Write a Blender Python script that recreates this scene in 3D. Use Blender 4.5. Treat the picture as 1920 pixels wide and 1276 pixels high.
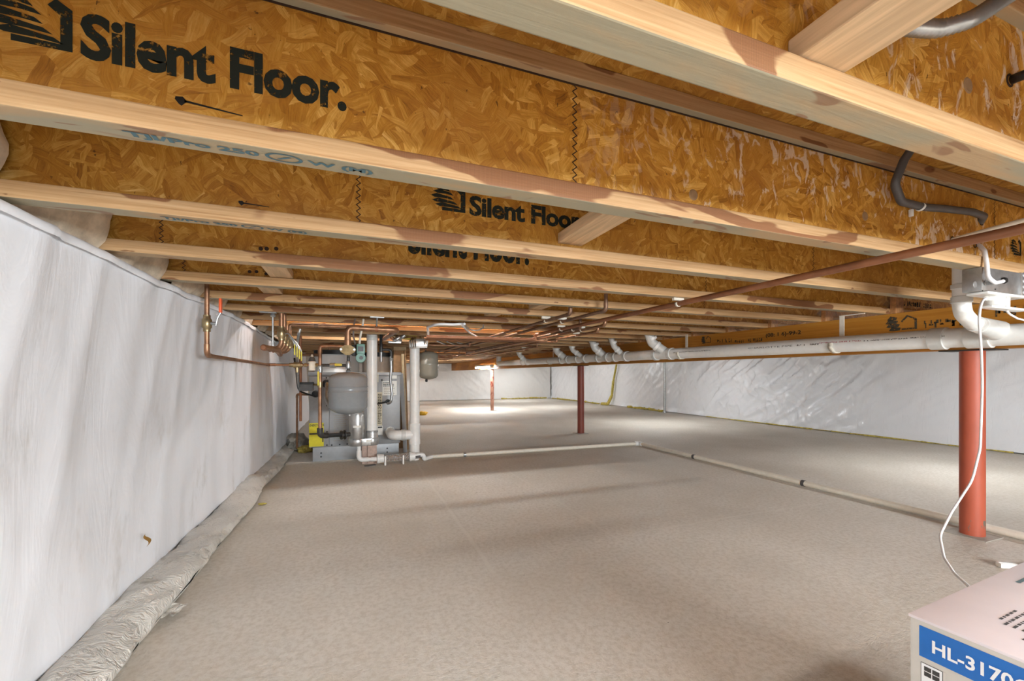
import bpy, bmesh, math, random
from mathutils import Vector, Matrix, noise
random.seed(7)
SC = bpy.context.scene
for o in list(bpy.data.objects): bpy.data.objects.remove(o)
COL = SC.collection
V = Vector
# ------------------------------------------------------------------ camera / world / exposure
F = 790.0; HZ = 702.0; TH = math.atan(297 / F); CS, SN = math.cos(TH), math.sin(TH)
cd = bpy.data.cameras.new('camera'); cam = bpy.data.objects.new('camera', cd); COL.objects.link(cam)
cd.sensor_width = 36; cd.lens = F / 1920 * 36; cd.shift_y = 64 / 1920; cd.clip_start = 0.02; cd.clip_end = 80
cam.location = (0, 0, 1); cam.rotation_euler = (math.pi / 2, 0, -TH); SC.camera = cam
w = bpy.data.worlds.new('world'); SC.world = w; w.use_nodes = True
w.node_tree.nodes['Background'].inputs[0].default_value = (0.9, 0.93, 1, 1)
w.node_tree.nodes['Background'].inputs[1].default_value = 0.3
SC.view_settings.view_transform = 'Standard'; SC.view_settings.look = 'None'
SC.view_settings.exposure = 0.0; SC.view_settings.gamma = 1; SC.view_settings.use_curve_mapping = False
TUBE_POWER = 95.0
# unseen fill lights added behind the tripod, standing in for flash bounce and a softbox
def lamp(loc, energy, size, color=(.91, .965, 1.0), rot=(0, 0, 0)):
    l = bpy.data.lights.new('fill_light', 'AREA'); l.energy = energy; l.size = size; l.color = color; l.shape = 'DISK'
    o = bpy.data.objects.new('fill_light', l); o.location = loc; o.rotation_euler = rot; COL.objects.link(o); return o
l0 = lamp((1.9, -2.9, 1.12), 275, 2.2, rot=(math.radians(90), 0, math.radians(6))); l0.data.shape = 'RECTANGLE'; l0.data.size_y = .55
lamp((-.1, -.7, .75), 7, 0.7, rot=(math.radians(105), 0, math.radians(-22)))

# ------------------------------------------------------------------ measuring helpers
def pt(px, py, X=None, Y=None, Z=None):
    a = (px - 960) / F; h = (HZ - py) / F
    kx, ky = a * CS + SN, -a * SN + CS
    if X is not None: z = X / kx
    elif Y is not None: z = Y / ky
    else: z = (Z - 1) / h
    return V((kx * z, ky * z, 1 + h * z))

# ------------------------------------------------------------------ mesh builder
OFF = {}
class MB:
    def __init__(s): s.v = []; s.f = []
    def add(s, vs, fs):
        n = len(s.v); s.v += [V(p) for p in vs]; s.f += [tuple(i + n for i in q) for q in fs]; return s
    def box(s, x0, x1, y0, y1, z0, z1, bev=0.0, M=None):
        bm = bmesh.new(); bmesh.ops.create_cube(bm, size=1)
        for q in bm.verts: q.co = V((x0 + (q.co.x + .5) * (x1 - x0), y0 + (q.co.y + .5) * (y1 - y0), z0 + (q.co.z + .5) * (z1 - z0)))
        if bev: bmesh.ops.bevel(bm, geom=bm.edges[:], offset=bev, segments=2, profile=.6, affect='EDGES')
        if M:
            for q in bm.verts: q.co = M @ q.co
        bm.verts.index_update(); s.add([q.co.copy() for q in bm.verts], [[q.index for q in f.verts] for f in bm.faces]); bm.free(); return s
    def tube(s, pts, r, bend=0.0, seg=12, cap=True, arc=6, rfun=None):
        P = [V(p) for p in pts]; path = [P[0]]
        for i in range(1, len(P) - 1):
            a, b, c = P[i - 1], P[i], P[i + 1]; u, w_ = (a - b), (c - b)
            lu, lw = u.length, w_.length; u.normalize(); w_.normalize()
            ang = u.angle(w_); 
            if bend <= 0 or ang > 3.1: path.append(b); continue
            d = min(bend / math.tan(ang / 2), lu * .49, lw * .49); R = d * math.tan(ang / 2)
            cen = b + (u + w_).normalized() * (R / math.sin(ang / 2)); s0 = b + u * d - cen; s1 = b + w_ * d - cen
            for k in range(arc + 1):
                t = k / arc; tot = s0.angle(s1)
                q = (s0 * math.sin((1 - t) * tot) + s1 * math.sin(t * tot)) / math.sin(tot) if tot > 1e-4 else s0
                path.append(cen + q)
        path.append(P[-1])
        T = [(path[min(i + 1, len(path) - 1)] - path[max(i - 1, 0)]).normalized() for i in range(len(path))]
        n = T[0].orthogonal().normalized(); vs = []; fs = []
        for i, p in enumerate(path):
            n = (n - T[i] * n.dot(T[i])).normalized(); b = T[i].cross(n)
            rr = rfun(i, len(path)) if rfun else r
            for k in range(seg):
                a = 2 * math.pi * k / seg; vs.append(p + (n * math.cos(a) + b * math.sin(a)) * rr)
        for i in range(len(path) - 1):
            for k in range(seg):
                fs.append((i * seg + k, i * seg + (k + 1) % seg, (i + 1) * seg + (k + 1) % seg, (i + 1) * seg + k))
        if cap: fs.append(tuple(range(seg))[::-1]); fs.append(tuple((len(path) - 1) * seg + k for k in range(seg)))
        return s.add(vs, fs)
    def cyl(s, p0, p1, r, seg=16): return s.tube([p0, p1], r, seg=seg)
    def lathe(s, prof, o=(0, 0, 0), ax=(0, 0, 1), seg=24):     # prof: (radius, height along ax)
        ax = V(ax).normalized(); n = ax.orthogonal().normalized(); b = ax.cross(n); o = V(o); vs = []; fs = []
        for r, h in prof:
            for k in range(seg):
                a = 2 * math.pi * k / seg; vs.append(o + ax * h + (n * math.cos(a) + b * math.sin(a)) * max(r, 1e-4))
        for i in range(len(prof) - 1):
            for k in range(seg): fs.append((i * seg + k, i * seg + (k + 1) % seg, (i + 1) * seg + (k + 1) % seg, (i + 1) * seg + k))
        fs.append(tuple(range(seg))[::-1]); fs.append(tuple((len(prof) - 1) * seg + k for k in range(seg)))
        return s.add(vs, fs)
    def rings(s, p0, p1, r, w_, seg=16):                         # two coupling collars at the ends of a segment
        p0, p1 = V(p0), V(p1); d = (p1 - p0).normalized()
        s.cyl(p0, p0 + d * w_, r, seg); s.cyl(p1 - d * w_, p1, r, seg); return s
    def prism(s, poly, f, t):                                     # poly (u,v); f(u,v,depth)->Vector
        n = len(poly); vs = [f(u, v, 0) for u, v in poly] + [f(u, v, t) for u, v in poly]
        fs = [tuple(range(n)), tuple(range(n, 2 * n))[::-1]] + [(i, i + n, (i + 1) % n + n, (i + 1) % n) for i in range(n)]
        return s.add(vs, fs)
    def grid(s, f, nu, nv):
        vs = [f(i / nu, j / nv) for i in range(nu + 1) for j in range(nv + 1)]
        fs = [(i * (nv + 1) + j, (i + 1) * (nv + 1) + j, (i + 1) * (nv + 1) + j + 1, i * (nv + 1) + j + 1) for i in range(nu) for j in range(nv)]
        return s.add(vs, fs)
    def lump(s, c, rx, ry, rz, amp=.25, fr=3.0, sub=3):
        bm = bmesh.new(); bmesh.ops.create_icosphere(bm, subdivisions=sub, radius=1); c = V(c)
        for q in bm.verts:
            k = 1 + amp * noise.noise(q.co * fr + c * 3.7); q.co = V((c.x + q.co.x * rx * k, c.y + q.co.y * ry * k, c.z + q.co.z * rz * k))
        bm.verts.index_update(); s.add([q.co.copy() for q in bm.verts], [[q.index for q in f.verts] for f in bm.faces]); bm.free(); return s
    def build(s, name, m, parent=None, label=None, cat=None, group=None, kind=None, smooth=True, fix=True, sharp=.7):
        me = bpy.data.meshes.new(name)
        if parent: off = OFF[parent.name]
        else:
            xs = [p.x for p in s.v]; ys = [p.y for p in s.v]; zs = [p.z for p in s.v]
            off = V(((min(xs) + max(xs)) / 2, (min(ys) + max(ys)) / 2, min(zs)))
        me.from_pydata([p - off for p in s.v], [], s.f); me.update()
        if fix:
            bm = bmesh.new(); bm.from_mesh(me); bmesh.ops.recalc_face_normals(bm, faces=bm.faces[:]); bm.to_mesh(me); bm.free()
        if smooth:
            for p in me.polygons: p.use_smooth = True
            me.set_sharp_from_angle(angle=sharp)
        me.materials.append(m); o = bpy.data.objects.new(name, me); COL.objects.link(o); OFF[o.name] = off
        if parent: o.parent = parent
        else: o.location = off
        tag(o, label, cat, group, kind); return o
def tag(o, label=None, cat=None, group=None, kind=None):
    for k, val in (('label', label), ('category', cat), ('group', group), ('kind', kind)):
        if val: o[k] = val
    return o
def thing(name, loc, label, cat, group=None):
    o = bpy.data.objects.new(name, None); COL.objects.link(o); o.location = loc; o.empty_display_size = .05
    OFF[o.name] = V(loc); return tag(o, label, cat, group)
def text_mesh(body, fn, height=None, width=None, bold=0.0, depth=0.0):
    """lettering as geometry: outlines laid out by fn(u, v) in metres"""
    cu = bpy.data.curves.new('lettering', 'FONT'); cu.body = body; cu.size = 1; cu.space_character = .97 if bold > .03 else 1; cu.offset = bold; cu.resolution_u = 3
    ob = bpy.data.objects.new('lettering', cu); COL.objects.link(ob); dg = bpy.context.evaluated_depsgraph_get(); dg.update()
    me = bpy.data.meshes.new_from_object(ob.evaluated_get(dg)); bpy.data.objects.remove(ob)
    xs = [p.co.x for p in me.vertices]; ys = [p.co.y for p in me.vertices]; x0, x1, y0, y1 = min(xs), max(xs), min(ys), max(ys)
    if height is None: height = width / (x1 - x0) * (y1 - y0)
    if width is None: width = height / (y1 - y0) * (x1 - x0)
    m = MB(); m.add([fn((p.co.x - x0) / (x1 - x0) * width, (p.co.y - y0) / (y1 - y0) * height) for p in me.vertices], [tuple(p.vertices) for p in me.polygons])
    bpy.data.meshes.remove(me); return m

def smudge(fn, width, height, cw=.6):
    """print worn past reading: a row of broken strokes laid out by fn(u, v)"""
    m = MB(); u = 0.0
    while u < width:
        c = height * cw * random.uniform(.7, 1.1)
        if random.random() > .14:
            for k in range(random.choice((2, 3, 3, 4))):
                u0 = u + c * random.uniform(0, .55); v0 = height * random.choice((0, 0, .3, .55)); w_ = c * random.uniform(.25, .5); h_ = height * random.uniform(.55, 1.0)
                if random.random() < .4: w_, h_ = c * random.uniform(.5, .8), height * random.uniform(.18, .3)
                v1 = min(height, v0 + h_); m.add([fn(u0, v0), fn(u0 + w_, v0), fn(u0 + w_, v1), fn(u0, v1)], [(0, 1, 2, 3)])
        u += c * 1.15
    return m

# ------------------------------------------------------------------ materials
class NT:
    def __init__(s, name):
        s.m = bpy.data.materials.new(name); s.m.use_nodes = True; s.t = s.m.node_tree; s.b = s.t.nodes['Principled BSDF']
    def n(s, typ, ins=None, **at):
        k = s.t.nodes.new(typ)
        for a, val in at.items(): setattr(k, a, val)
        for i, val in (ins or {}).items():
            if hasattr(val, 'is_linked') or isinstance(val, bpy.types.NodeSocket): s.t.links.new(val, k.inputs[i])
            else: k.inputs[i].default_value = val
        return k
    def math(s, op, a, b=0.0, c=None, clamp=False):
        d = {0: a, 1: b}
        if c is not None: d[2] = c
        return s.n('ShaderNodeMath', d, operation=op, use_clamp=clamp).outputs[0]
    def mix(s, fac, a, b, mode='MIX'):
        k = s.n('ShaderNodeMix', {0: fac, 6: a, 7: b}, data_type='RGBA', blend_type=mode); return k.outputs[2]
    def ramp(s, val, stops, interp='LINEAR'):
        k = s.n('ShaderNodeValToRGB', {0: val}); e = k.color_ramp; e.interpolation = interp
        while len(e.elements) < len(stops): e.elements.new(.5)
        for el, (p, c) in zip(e.elements, stops): el.position = p; el.color = c if len(c) == 4 else (*c, 1)
        return k.outputs[0]
    def step(s, val, lo, hi):
        return s.n('ShaderNodeMapRange', {0: val, 1: lo, 2: hi}, interpolation_type='SMOOTHSTEP').outputs[0]
    def noise(s, vec, scale, detail=3, rough=.5, dist=0.0):
        return s.n('ShaderNodeTexNoise', {'Vector': vec, 'Scale': scale, 'Detail': detail, 'Roughness': rough, 'Distortion': dist}).outputs[0]
    def obj(s, rnd=True):
        v = s.n('ShaderNodeTexCoord').outputs['Object']
        if rnd:
            r = s.n('ShaderNodeObjectInfo').outputs['Random']
            c = s.n('ShaderNodeCombineXYZ', {0: s.math('MULTIPLY', r, 37.), 1: s.math('MULTIPLY', r, 11.), 2: s.math('MULTIPLY', r, 23.)}).outputs[0]
            v = s.n('ShaderNodeVectorMath', {0: v, 1: c}, operation='ADD').outputs[0]
        return v
    def scale(s, v, x, y, z):
        return s.n('ShaderNodeVectorMath', {0: v, 1: (x, y, z)}, operation='MULTIPLY').outputs[0]
    def sep(s, v): k = s.n('ShaderNodeSeparateXYZ', {0: v}); return k.outputs
    def bump(s, h, strength=.3, dist=.01):
        s.t.links.new(s.n('ShaderNodeBump', {'Strength': strength, 'Distance': dist, 'Height': h}).outputs[0], s.b.inputs['Normal'])
    def set(s, **kw):
        names = dict(col='Base Color', rough='Roughness', metal='Metallic', spec='Specular IOR Level', alpha='Alpha', trans='Transmission Weight', emc='Emission Color', ems='Emission Strength', coat='Coat Weight', sss='Subsurface Weight')
        for k, val in kw.items():
            i = s.b.inputs[names[k]]
            if isinstance(val, bpy.types.NodeSocket): s.t.links.new(val, i)
            else: i.default_value = (*val, 1) if isinstance(val, tuple) and len(val) == 3 else val
        return s.m
def lin(r, g, b): return tuple(((c / 255) / 12.92 if c / 255 <= .04045 else ((c / 255 + .055) / 1.055) ** 2.4) for c in (r, g, b))
def plain(name, rgb, rough=.5, metal=0., var=.12, scale=25., bump=0.0, spec=.5):
    t = NT(name); v = t.obj(); nz = t.noise(v, scale, 4, .6); c = lin(*rgb)
    dark = tuple(k * (1 - var) for k in c) + (1,); lite = tuple(min(1, k * (1 + var)) for k in c) + (1,)
    t.set(col=t.mix(t.step(nz, .3, .7), dark, lite), rough=rough, metal=metal, spec=spec)
    if bump: t.bump(nz, bump, .004)
    return t.m
def osb(name, axes, tone=1.0, whites=.0):
    t = NT(name); v = t.obj(); x, y, z = t.sep(v); a = dict(x=x, y=y, z=z)
    p = t.n('ShaderNodeCombineXYZ', {0: a[axes[0]], 1: a[axes[1]], 2: 0.0}).outputs[0]
    wob = t.n('ShaderNodeTexNoise', {'Vector': p, 'Scale': 9.0, 'Detail': 2.0}).outputs[1]
    wob = t.n('ShaderNodeVectorMath', {0: t.n('ShaderNodeVectorMath', {0: wob, 1: (.5, .5, .5)}, operation='SUBTRACT').outputs[0], 1: (.05, .05, 0)}, operation='MULTIPLY').outputs[0]
    q = t.n('ShaderNodeVectorMath', {0: p, 1: wob}, operation='ADD').outputs[0]
    outs = []; fib = []
    for k, (cs, off) in enumerate(((9.5, 0.), (12.5, 5.3), (18., 9.1))):
        qq = t.n('ShaderNodeVectorMath', {0: q, 1: (off, off * .7, 0)}, operation='ADD').outputs[0]
        vc = t.n('ShaderNodeTexVoronoi', {'Vector': qq, 'Scale': cs}, voronoi_dimensions='2D')
        cc = t.n('ShaderNodeSeparateColor', {0: vc.outputs['Color']}).outputs
        ang = t.math('MULTIPLY', t.math('SUBTRACT', cc[0], .5), 3.0)
        if k != 1: ang = t.math('ADD', ang, 1.57)
        rot = t.n('ShaderNodeVectorRotate', {'Vector': qq, 'Angle': ang}, rotation_type='Z_AXIS').outputs[0]
        s1 = t.scale(rot, 8, 62, 1)
        vs = t.n('ShaderNodeTexVoronoi', {'Vector': s1, 'Scale': 1.0}, voronoi_dimensions='2D')
        fine = t.noise(t.scale(rot, 16, 300, 1), 1.0, 4, .7)
        sc = t.n('ShaderNodeSeparateColor', {0: vs.outputs['Color']}).outputs
        outs.append((t.math('ADD', t.math('MULTIPLY', sc[0], .62), t.math('MULTIPLY', cc[1], .38)), sc[1])); fib.append(fine)
    val = outs[0][0]; fv = fib[0]
    for k in (1, 2):
        msk = t.math('GREATER_THAN', outs[k][1], .55)
        val = t.n('ShaderNodeMix', {0: msk, 2: val, 3: outs[k][0]}).outputs[0]; fv = t.n('ShaderNodeMix', {0: msk, 2: fv, 3: fib[k]}).outputs[0]
    val2 = t.math('ADD', t.math('MULTIPLY', val, .46), t.math('ADD', t.math('MULTIPLY', fv, .62), t.math('MULTIPLY', t.noise(t.scale(q, 1, .6, 1), 46., 4, .65), .34)))
    val2 = t.math('SUBTRACT', val2, .17)
    T = lambda r, g, b: tuple(k * tone for k in lin(r, g, b))
    col = t.ramp(val2, [(.16, T(92, 54, 14)), (.36, T(152, 99, 28)), (.54, T(174, 122, 42)), (.72, T(198, 150, 70)), (.92, T(224, 186, 118))])
    big = t.noise(p, 2.2, 3, .5)
    col = t.mix(t.step(big, .42, .72), col, t.mix(.5, col, (*T(150, 98, 38), 1)))
    spk = t.step(t.noise(t.scale(q, 1.0, .6, 1), 60., 3, .65), .675, .72)
    col = t.mix(t.math('MULTIPLY', spk, .75), col, (*lin(70, 36, 14), 1))
    if whites:
        wm = t.step(t.math('ADD', t.noise(t.scale(p, 26, 13, 1), 1.0, 4, .6, 1.2), t.math('MULTIPLY', t.math('SUBTRACT', t.noise(p, 3.0, 2), .5), .5)), .66 - whites * .1, .74 - whites * .1)
        ox = t.sep(t.n('ShaderNodeTexCoord').outputs['Object'])[0]
        wm = t.math('MULTIPLY', wm, t.step(ox, -3.1, -2.3))
        col = t.mix(t.math('MULTIPLY', wm, .7), col, (*lin(230, 212, 192), 1))
    t.set(col=col, rough=.55, spec=.4); t.bump(val2, .45, .006); return t.m
def flange_mat(name):
    t = NT(name); v = t.obj(); g = t.noise(t.scale(v, 3, 60, 130), 1.0, 4, .6, .4); g2 = t.noise(t.scale(v, .9, 14, 14), 1.0, 2)
    col = t.ramp(t.math('ADD', t.math('MULTIPLY', g, .7), t.math('MULTIPLY', g2, .3)), [(.22, lin(120, 82, 48)), (.42, lin(170, 132, 90)), (.6, lin(190, 154, 112)), (.85, lin(206, 178, 142))])
    # rough end-sawn patches of darker veneer
    pn = t.noise(t.scale(v, 2.8, 9, 9), 1.0, 3, .4, .3); patch = t.step(pn, .59, .612)
    wx = t.n('ShaderNodeTexWave', {'Vector': v, 'Scale': 150.0, 'Distortion': .8}, bands_direction='X').outputs[1]
    wz = t.n('ShaderNodeTexWave', {'Vector': v, 'Scale': 170.0, 'Distortion': 1.0}, bands_direction='Z').outputs[1]
    pc = t.mix(t.math('MULTIPLY', wx, t.math('ADD', t.math('MULTIPLY', wz, .6), .4)), (*lin(98, 56, 30), 1), (*lin(146, 94, 58), 1))
    col = t.mix(t.math('MULTIPLY', patch, .85), col, pc)
    kn = t.step(t.noise(t.scale(v, 14, 40, 40), 1.0, 2), .72, .76); col = t.mix(t.math('MULTIPLY', kn, .7), col, (*lin(92, 48, 26), 1))
    # smooth underside veneer with its grey-blue wash
    nz = t.sep(t.n('ShaderNodeNewGeometry').outputs['Normal'])[2]
    und = t.math('LESS_THAN', nz, -.7); wn = t.step(t.noise(t.scale(v, 2.2, 9, 9), 1.0, 3, .55, .6), .4, .6)
    uc = t.mix(wn, (*lin(176, 148, 112), 1), (*lin(156, 146, 122), 1))
    um = t.step(t.noise(t.scale(v, 5, 16, 16), 1.0, 2, .5, 1.0), .64, .67); uc = t.mix(t.math('MULTIPLY', um, .7), uc, (*lin(132, 92, 66), 1))
    col = t.mix(und, col, uc)
    t.set(col=col, rough=.6, spec=.3); t.bump(g, .25, .003); return t.m
def wood_mat(name, base, var=.25, sx=3, syz=40):
    t = NT(name); v = t.obj(); g = t.noise(t.scale(v, syz, sx, syz), 1.0, 4, .6, .6); c = lin(*base)
    t.set(col=t.mix(t.step(g, .3, .72), tuple(k * (1 - var) for k in c) + (1,), tuple(min(1, k * (1 + var * .6)) for k in c) + (1,)), rough=.6, spec=.3); t.bump(g, .2, .003); return t.m
def sheet_mat(name, rgb, rough, bump, sc, dirt=0.0, spec=.5):
    t = NT(name); v = t.obj(False); c = lin(*rgb)
    n1 = t.noise(t.scale(v, 1, 1, .45), sc, 5, .62, 1.2); n2 = t.noise(t.scale(v, 1, 1.3, .35), sc * 3.1, 4, .6, 1.6)
    ridge = t.math('ABSOLUTE', t.math('SUBTRACT', n2, .5)); h = t.math('SUBTRACT', n1, t.math('MULTIPLY', ridge, 1.3))
    col = (*c, 1)
    if dirt:
        d = t.math('MULTIPLY', t.step(t.noise(t.scale(v, 2, 2.2, .9), 2.3, 5, .7), .54, .74), dirt)
        col = t.mix(d, col, (*lin(168, 160, 146), 1))
        d2 = t.step(t.noise(t.scale(v, 9, 9, 2.2), 3., 4, .6), .73, .78); col = t.mix(t.math('MULTIPLY', d2, dirt * .7), col, (*lin(120, 108, 92), 1))
    if name == 'white_vinyl_facing':      # soot marks left by soldering behind the copper risers
        x, y, z = t.sep(v); m = t.math('MULTIPLY', t.math('SUBTRACT', 1.0, t.step(t.math('ABSOLUTE', t.math('SUBTRACT', y, 1.2)), .15, .9)), t.math('MULTIPLY', t.step(z, 1.0, 1.12), t.math('SUBTRACT', 1.0, t.step(z, 1.28, 1.38))))
        m = t.math('MULTIPLY', m, t.step(t.noise(t.scale(v, 3, 9, 2.0), 1.0, 4, .6), .48, .68)); col = t.mix(t.math('MULTIPLY', m, .6), col, (*lin(110, 104, 96), 1))
    t.set(col=col, rough=rough, spec=spec); t.bump(h, bump, .03); return t.m
def concrete(name):
    t = NT(name); v = t.obj(False); x, y, z = t.sep(v)
    n1 = t.noise(v, 1.1, 5, .6); n2 = t.noise(v, 42., 4, .65); n3 = t.noise(t.scale(v, 1, 1.6, 1), 130., 3, .7)
    col = t.ramp(n1, [(.3, lin(204, 196, 184)), (.5, lin(216, 209, 198)), (.72, lin(226, 220, 211))])
    col = t.mix(t.math('MULTIPLY', t.step(n2, .38, .68), .5), col, (*lin(186, 174, 157), 1))
    col = t.mix(t.math('MULTIPLY', t.step(n3, .62, .72), .4), col, (*lin(140, 126, 108), 1))
    dk = t.step(t.noise(t.scale(v, 1.0, 2.1, 1), 16., 3, .6), .745, .77); col = t.mix(t.math('MULTIPLY', dk, .7), col, (*lin(104, 92, 78), 1))
    # pale trowel and chalk lines left on the slab
    wob = t.math('MULTIPLY', t.math('SUBTRACT', t.noise(v, 3.0, 3), .5), .05)
    for axis, pos, lo, hi, wd, k in ((x, -2.86, -4.3, -1, .016, .3), (x, -2.02, -5, -1.6, .012, .3), (y, -3.9, -2, -.2, .012, .25), (y, .6, -3, 4, .02, .15)):
        oth = y if axis is x else x
        d = t.math('ABSOLUTE', t.math('ADD', t.math('SUBTRACT', axis, pos), wob))
        m = t.math('MULTIPLY', t.math('SUBTRACT', 1.0, t.step(d, wd * .4, wd)), t.math('MULTIPLY', t.step(oth, lo, lo + .3), t.math('SUBTRACT', 1.0, t.step(oth, hi, hi + .3))))
        m = t.math('MULTIPLY', m, t.math('MULTIPLY', t.step(n2, .3, .6), k)); col = t.mix(m, col, (*lin(232, 226, 214), 1))
    t.set(col=col, rough=.72, spec=.3)
    t.bump(t.math('ADD', t.math('MULTIPLY', n2, .6), t.math('MULTIPLY', n3, .4)), .7, .008); return t.m
def chipped(name, rgb, chip, amount=.62, rough=.5):
    t = NT(name); v = t.obj(); n = t.noise(t.scale(v, 1, 1, .45), 13., 6, .68, .3); c = lin(*rgb)
    col = t.mix(t.step(t.noise(v, 5., 3), .3, .7), tuple(k * .85 for k in c) + (1,), (*c, 1))
    col = t.mix(t.step(n, amount, amount + .03), col, (*lin(*chip), 1)); t.set(col=col, rough=rough); t.bump(n, .15, .003); return t.m
def ink(name, rgb, wear=.5, scale=55.):
    t = NT(name); v = t.obj(); n = t.noise(v, scale, 4, .7); t.set(col=lin(*rgb), rough=.7, spec=.2, alpha=t.step(n, wear - .22, wear - .08)); return t.m

M = {}
M['osb'] = osb('osb_web', 'xz', 1.15, .0); M['osb_white'] = osb('osb_web_scuffed', 'xz', 1.3, 1.0); M['osb_deck'] = osb('osb_subfloor', 'xy', 1.0)
M['flange'] = flange_mat('flange_lumber'); M['lumber'] = wood_mat('sawn_lumber', (208, 176, 138)); M['block'] = wood_mat('block_lumber', (196, 142, 92), .25, 40, 40)
M['girder'] = None
def girder_mat():
    t = NT('girder_veneer'); v = t.obj(False); g = t.noise(t.scale(v, 60, 1.5, 60), 1.0, 4, .6, .5); g2 = t.noise(t.scale(v, 3, .5, 6), 1.0, 3)
    t.set(col=t.ramp(t.math('ADD', t.math('MULTIPLY', g, .5), t.math('MULTIPLY', g2, .5)), [(.25, lin(134, 82, 20)), (.5, lin(178, 116, 32)), (.75, lin(202, 148, 62))]), rough=.5); t.bump(g, .15, .003); return t.m
M['girder'] = girder_mat()
M['concrete'] = concrete('concrete_slab'); M['concwall'] = plain('concrete_wall', (168, 162, 152), .85, bump=.3)
M['sheet_left'] = sheet_mat('white_vinyl_facing', (236, 237, 241), .6, .12, 1.3, .3, .3); M['sheet'] = sheet_mat('glossy_white_poly', (238, 239, 242), .2, .35, 1.5, .06, .6)
M['sheet_far'] = sheet_mat('white_poly', (236, 234, 231), .35, .4, 1.2, .1); M['roll'] = sheet_mat('dusty_poly', (216, 211, 202), .42, .9, 4., .9)
M['batt'] = plain('batt', (206, 190, 168), .95, var=.18, scale=18, bump=.6, spec=.1); M['yellow'] = plain('yellow_glass_wool', (190, 172, 92), .95, var=.35, scale=30, bump=.8, spec=.1)
M['pvc'] = plain('white_pvc', (242, 241, 237), .35, var=.03); M['pvcgrey'] = plain('grey_white_pvc', (214, 213, 208), .38, var=.04); M['clip'] = plain('clip_plastic', (230, 222, 206), .5, var=.05)
M['copper'] = plain('copper', (152, 112, 84), .38, .6, .28, 14); M['copper_dull'] = plain('dull_copper', (128, 98, 78), .48, .5, .3, 12); M['copper_red'] = plain('red_copper', (150, 100, 70), .48, .35, .18, 9)
M['brass'] = plain('brass', (168, 148, 112), .35, .85, .2); M['steel'] = plain('galvanised', (176, 178, 178), .35, .8, .15); M['silver'] = plain('aluminium', (196, 196, 194), .3, .75, .1)
M['iron'] = plain('iron_pipe', (74, 72, 70), .45, .6, .2); M['black'] = plain('black_rubber', (26, 26, 26), .5, var=.2); M['darkgrey'] = plain('grey_hose', (84, 82, 82), .5, var=.1)
M['tank'] = plain('grey_enamel', (142, 145, 147), .22, 0, .03); M['tank2'] = plain('beige_enamel', (156, 150, 136), .22, 0, .03); M['boiler'] = plain('boiler_enamel', (150, 150, 150), .4, .1, .04); M['plinth'] = plain('plinth_enamel', (168, 171, 174), .4, .1, .04)
M['whitetank'] = plain('white_enamel', (232, 230, 226), .2, 0, .02); M['beigetank'] = plain('cream_enamel', (222, 208, 192), .3, 0, .03)
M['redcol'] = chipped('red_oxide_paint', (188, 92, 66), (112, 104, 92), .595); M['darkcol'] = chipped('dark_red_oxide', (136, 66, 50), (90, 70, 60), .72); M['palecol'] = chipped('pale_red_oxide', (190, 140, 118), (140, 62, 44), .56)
M['ink'] = ink('black_ink', (38, 42, 36), .52); M['inkgrey'] = ink('faded_ink', (72, 66, 54), .56, 70.); M['inkblue'] = ink('blue_ink', (84, 110, 118), .46, 60.); M['joint'] = plain('dark_line', (52, 30, 14), .7, var=.3); M['print'] = plain('print_black', (60, 58, 58), .6); M['printblue'] = plain('print_blue', (24, 104, 186), .45, var=.04); M['white'] = plain('print_white', (236, 238, 240), .5, var=.01); M['redprint'] = plain('print_red', (190, 90, 96), .6)
M['card'] = plain('white_card', (226, 218, 222), .55, var=.03, scale=6); M['cardside'] = plain('printed_card', (206, 203, 196), .5, var=.03); M['kraft'] = plain('kraft_card', (150, 118, 84), .8, var=.15); M['tan'] = plain('tan_board', (186, 166, 132), .7, var=.1)
M['paper'] = plain('paper', (238, 236, 228), .7, var=.03); M['cream'] = plain('cream_label', (214, 204, 178), .7, var=.05); M['yellowtag'] = plain('yellow_tag', (222, 208, 40), .6, var=.05); M['yellowgrip'] = plain('yellow_grip', (214, 196, 60), .45, var=.08); M['orange'] = plain('orange_grip', (232, 92, 40), .45, var=.05)
M['green'] = plain('green_enamel', (104, 142, 128), .4, 0, .06); M['brick'] = plain('fire_brick', (198, 172, 158), .85, var=.15, bump=.3); M['porcelain'] = plain('porcelain', (236, 234, 228), .25, var=.02); M['cord'] = plain('cord_white', (230, 228, 228), .45, var=.02); M['gravel'] = plain('gravel', (150, 106, 64), .8, var=.5, scale=60); M['rag'] = plain('yellow_rubber', (224, 178, 40), .5, var=.12); M['bagclear'] = plain('crumpled_poly', (176, 171, 160), .35, var=.3, scale=14, bump=1.0)
g = NT('clear_plastic'); M['clear'] = g.set(col=(.95, .95, .92), rough=.08, alpha=.12)
g = NT('lit_tube'); M['tube_lit'] = g.set(col=(1, 1, 1), emc=(.91, .965, 1.0), ems=TUBE_POWER)
g = NT('bright_tube'); M['tube_bright'] = g.set(col=(1, 1, 1), emc=(.91, .965, 1.0), ems=TUBE_POWER * 1.7)

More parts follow.
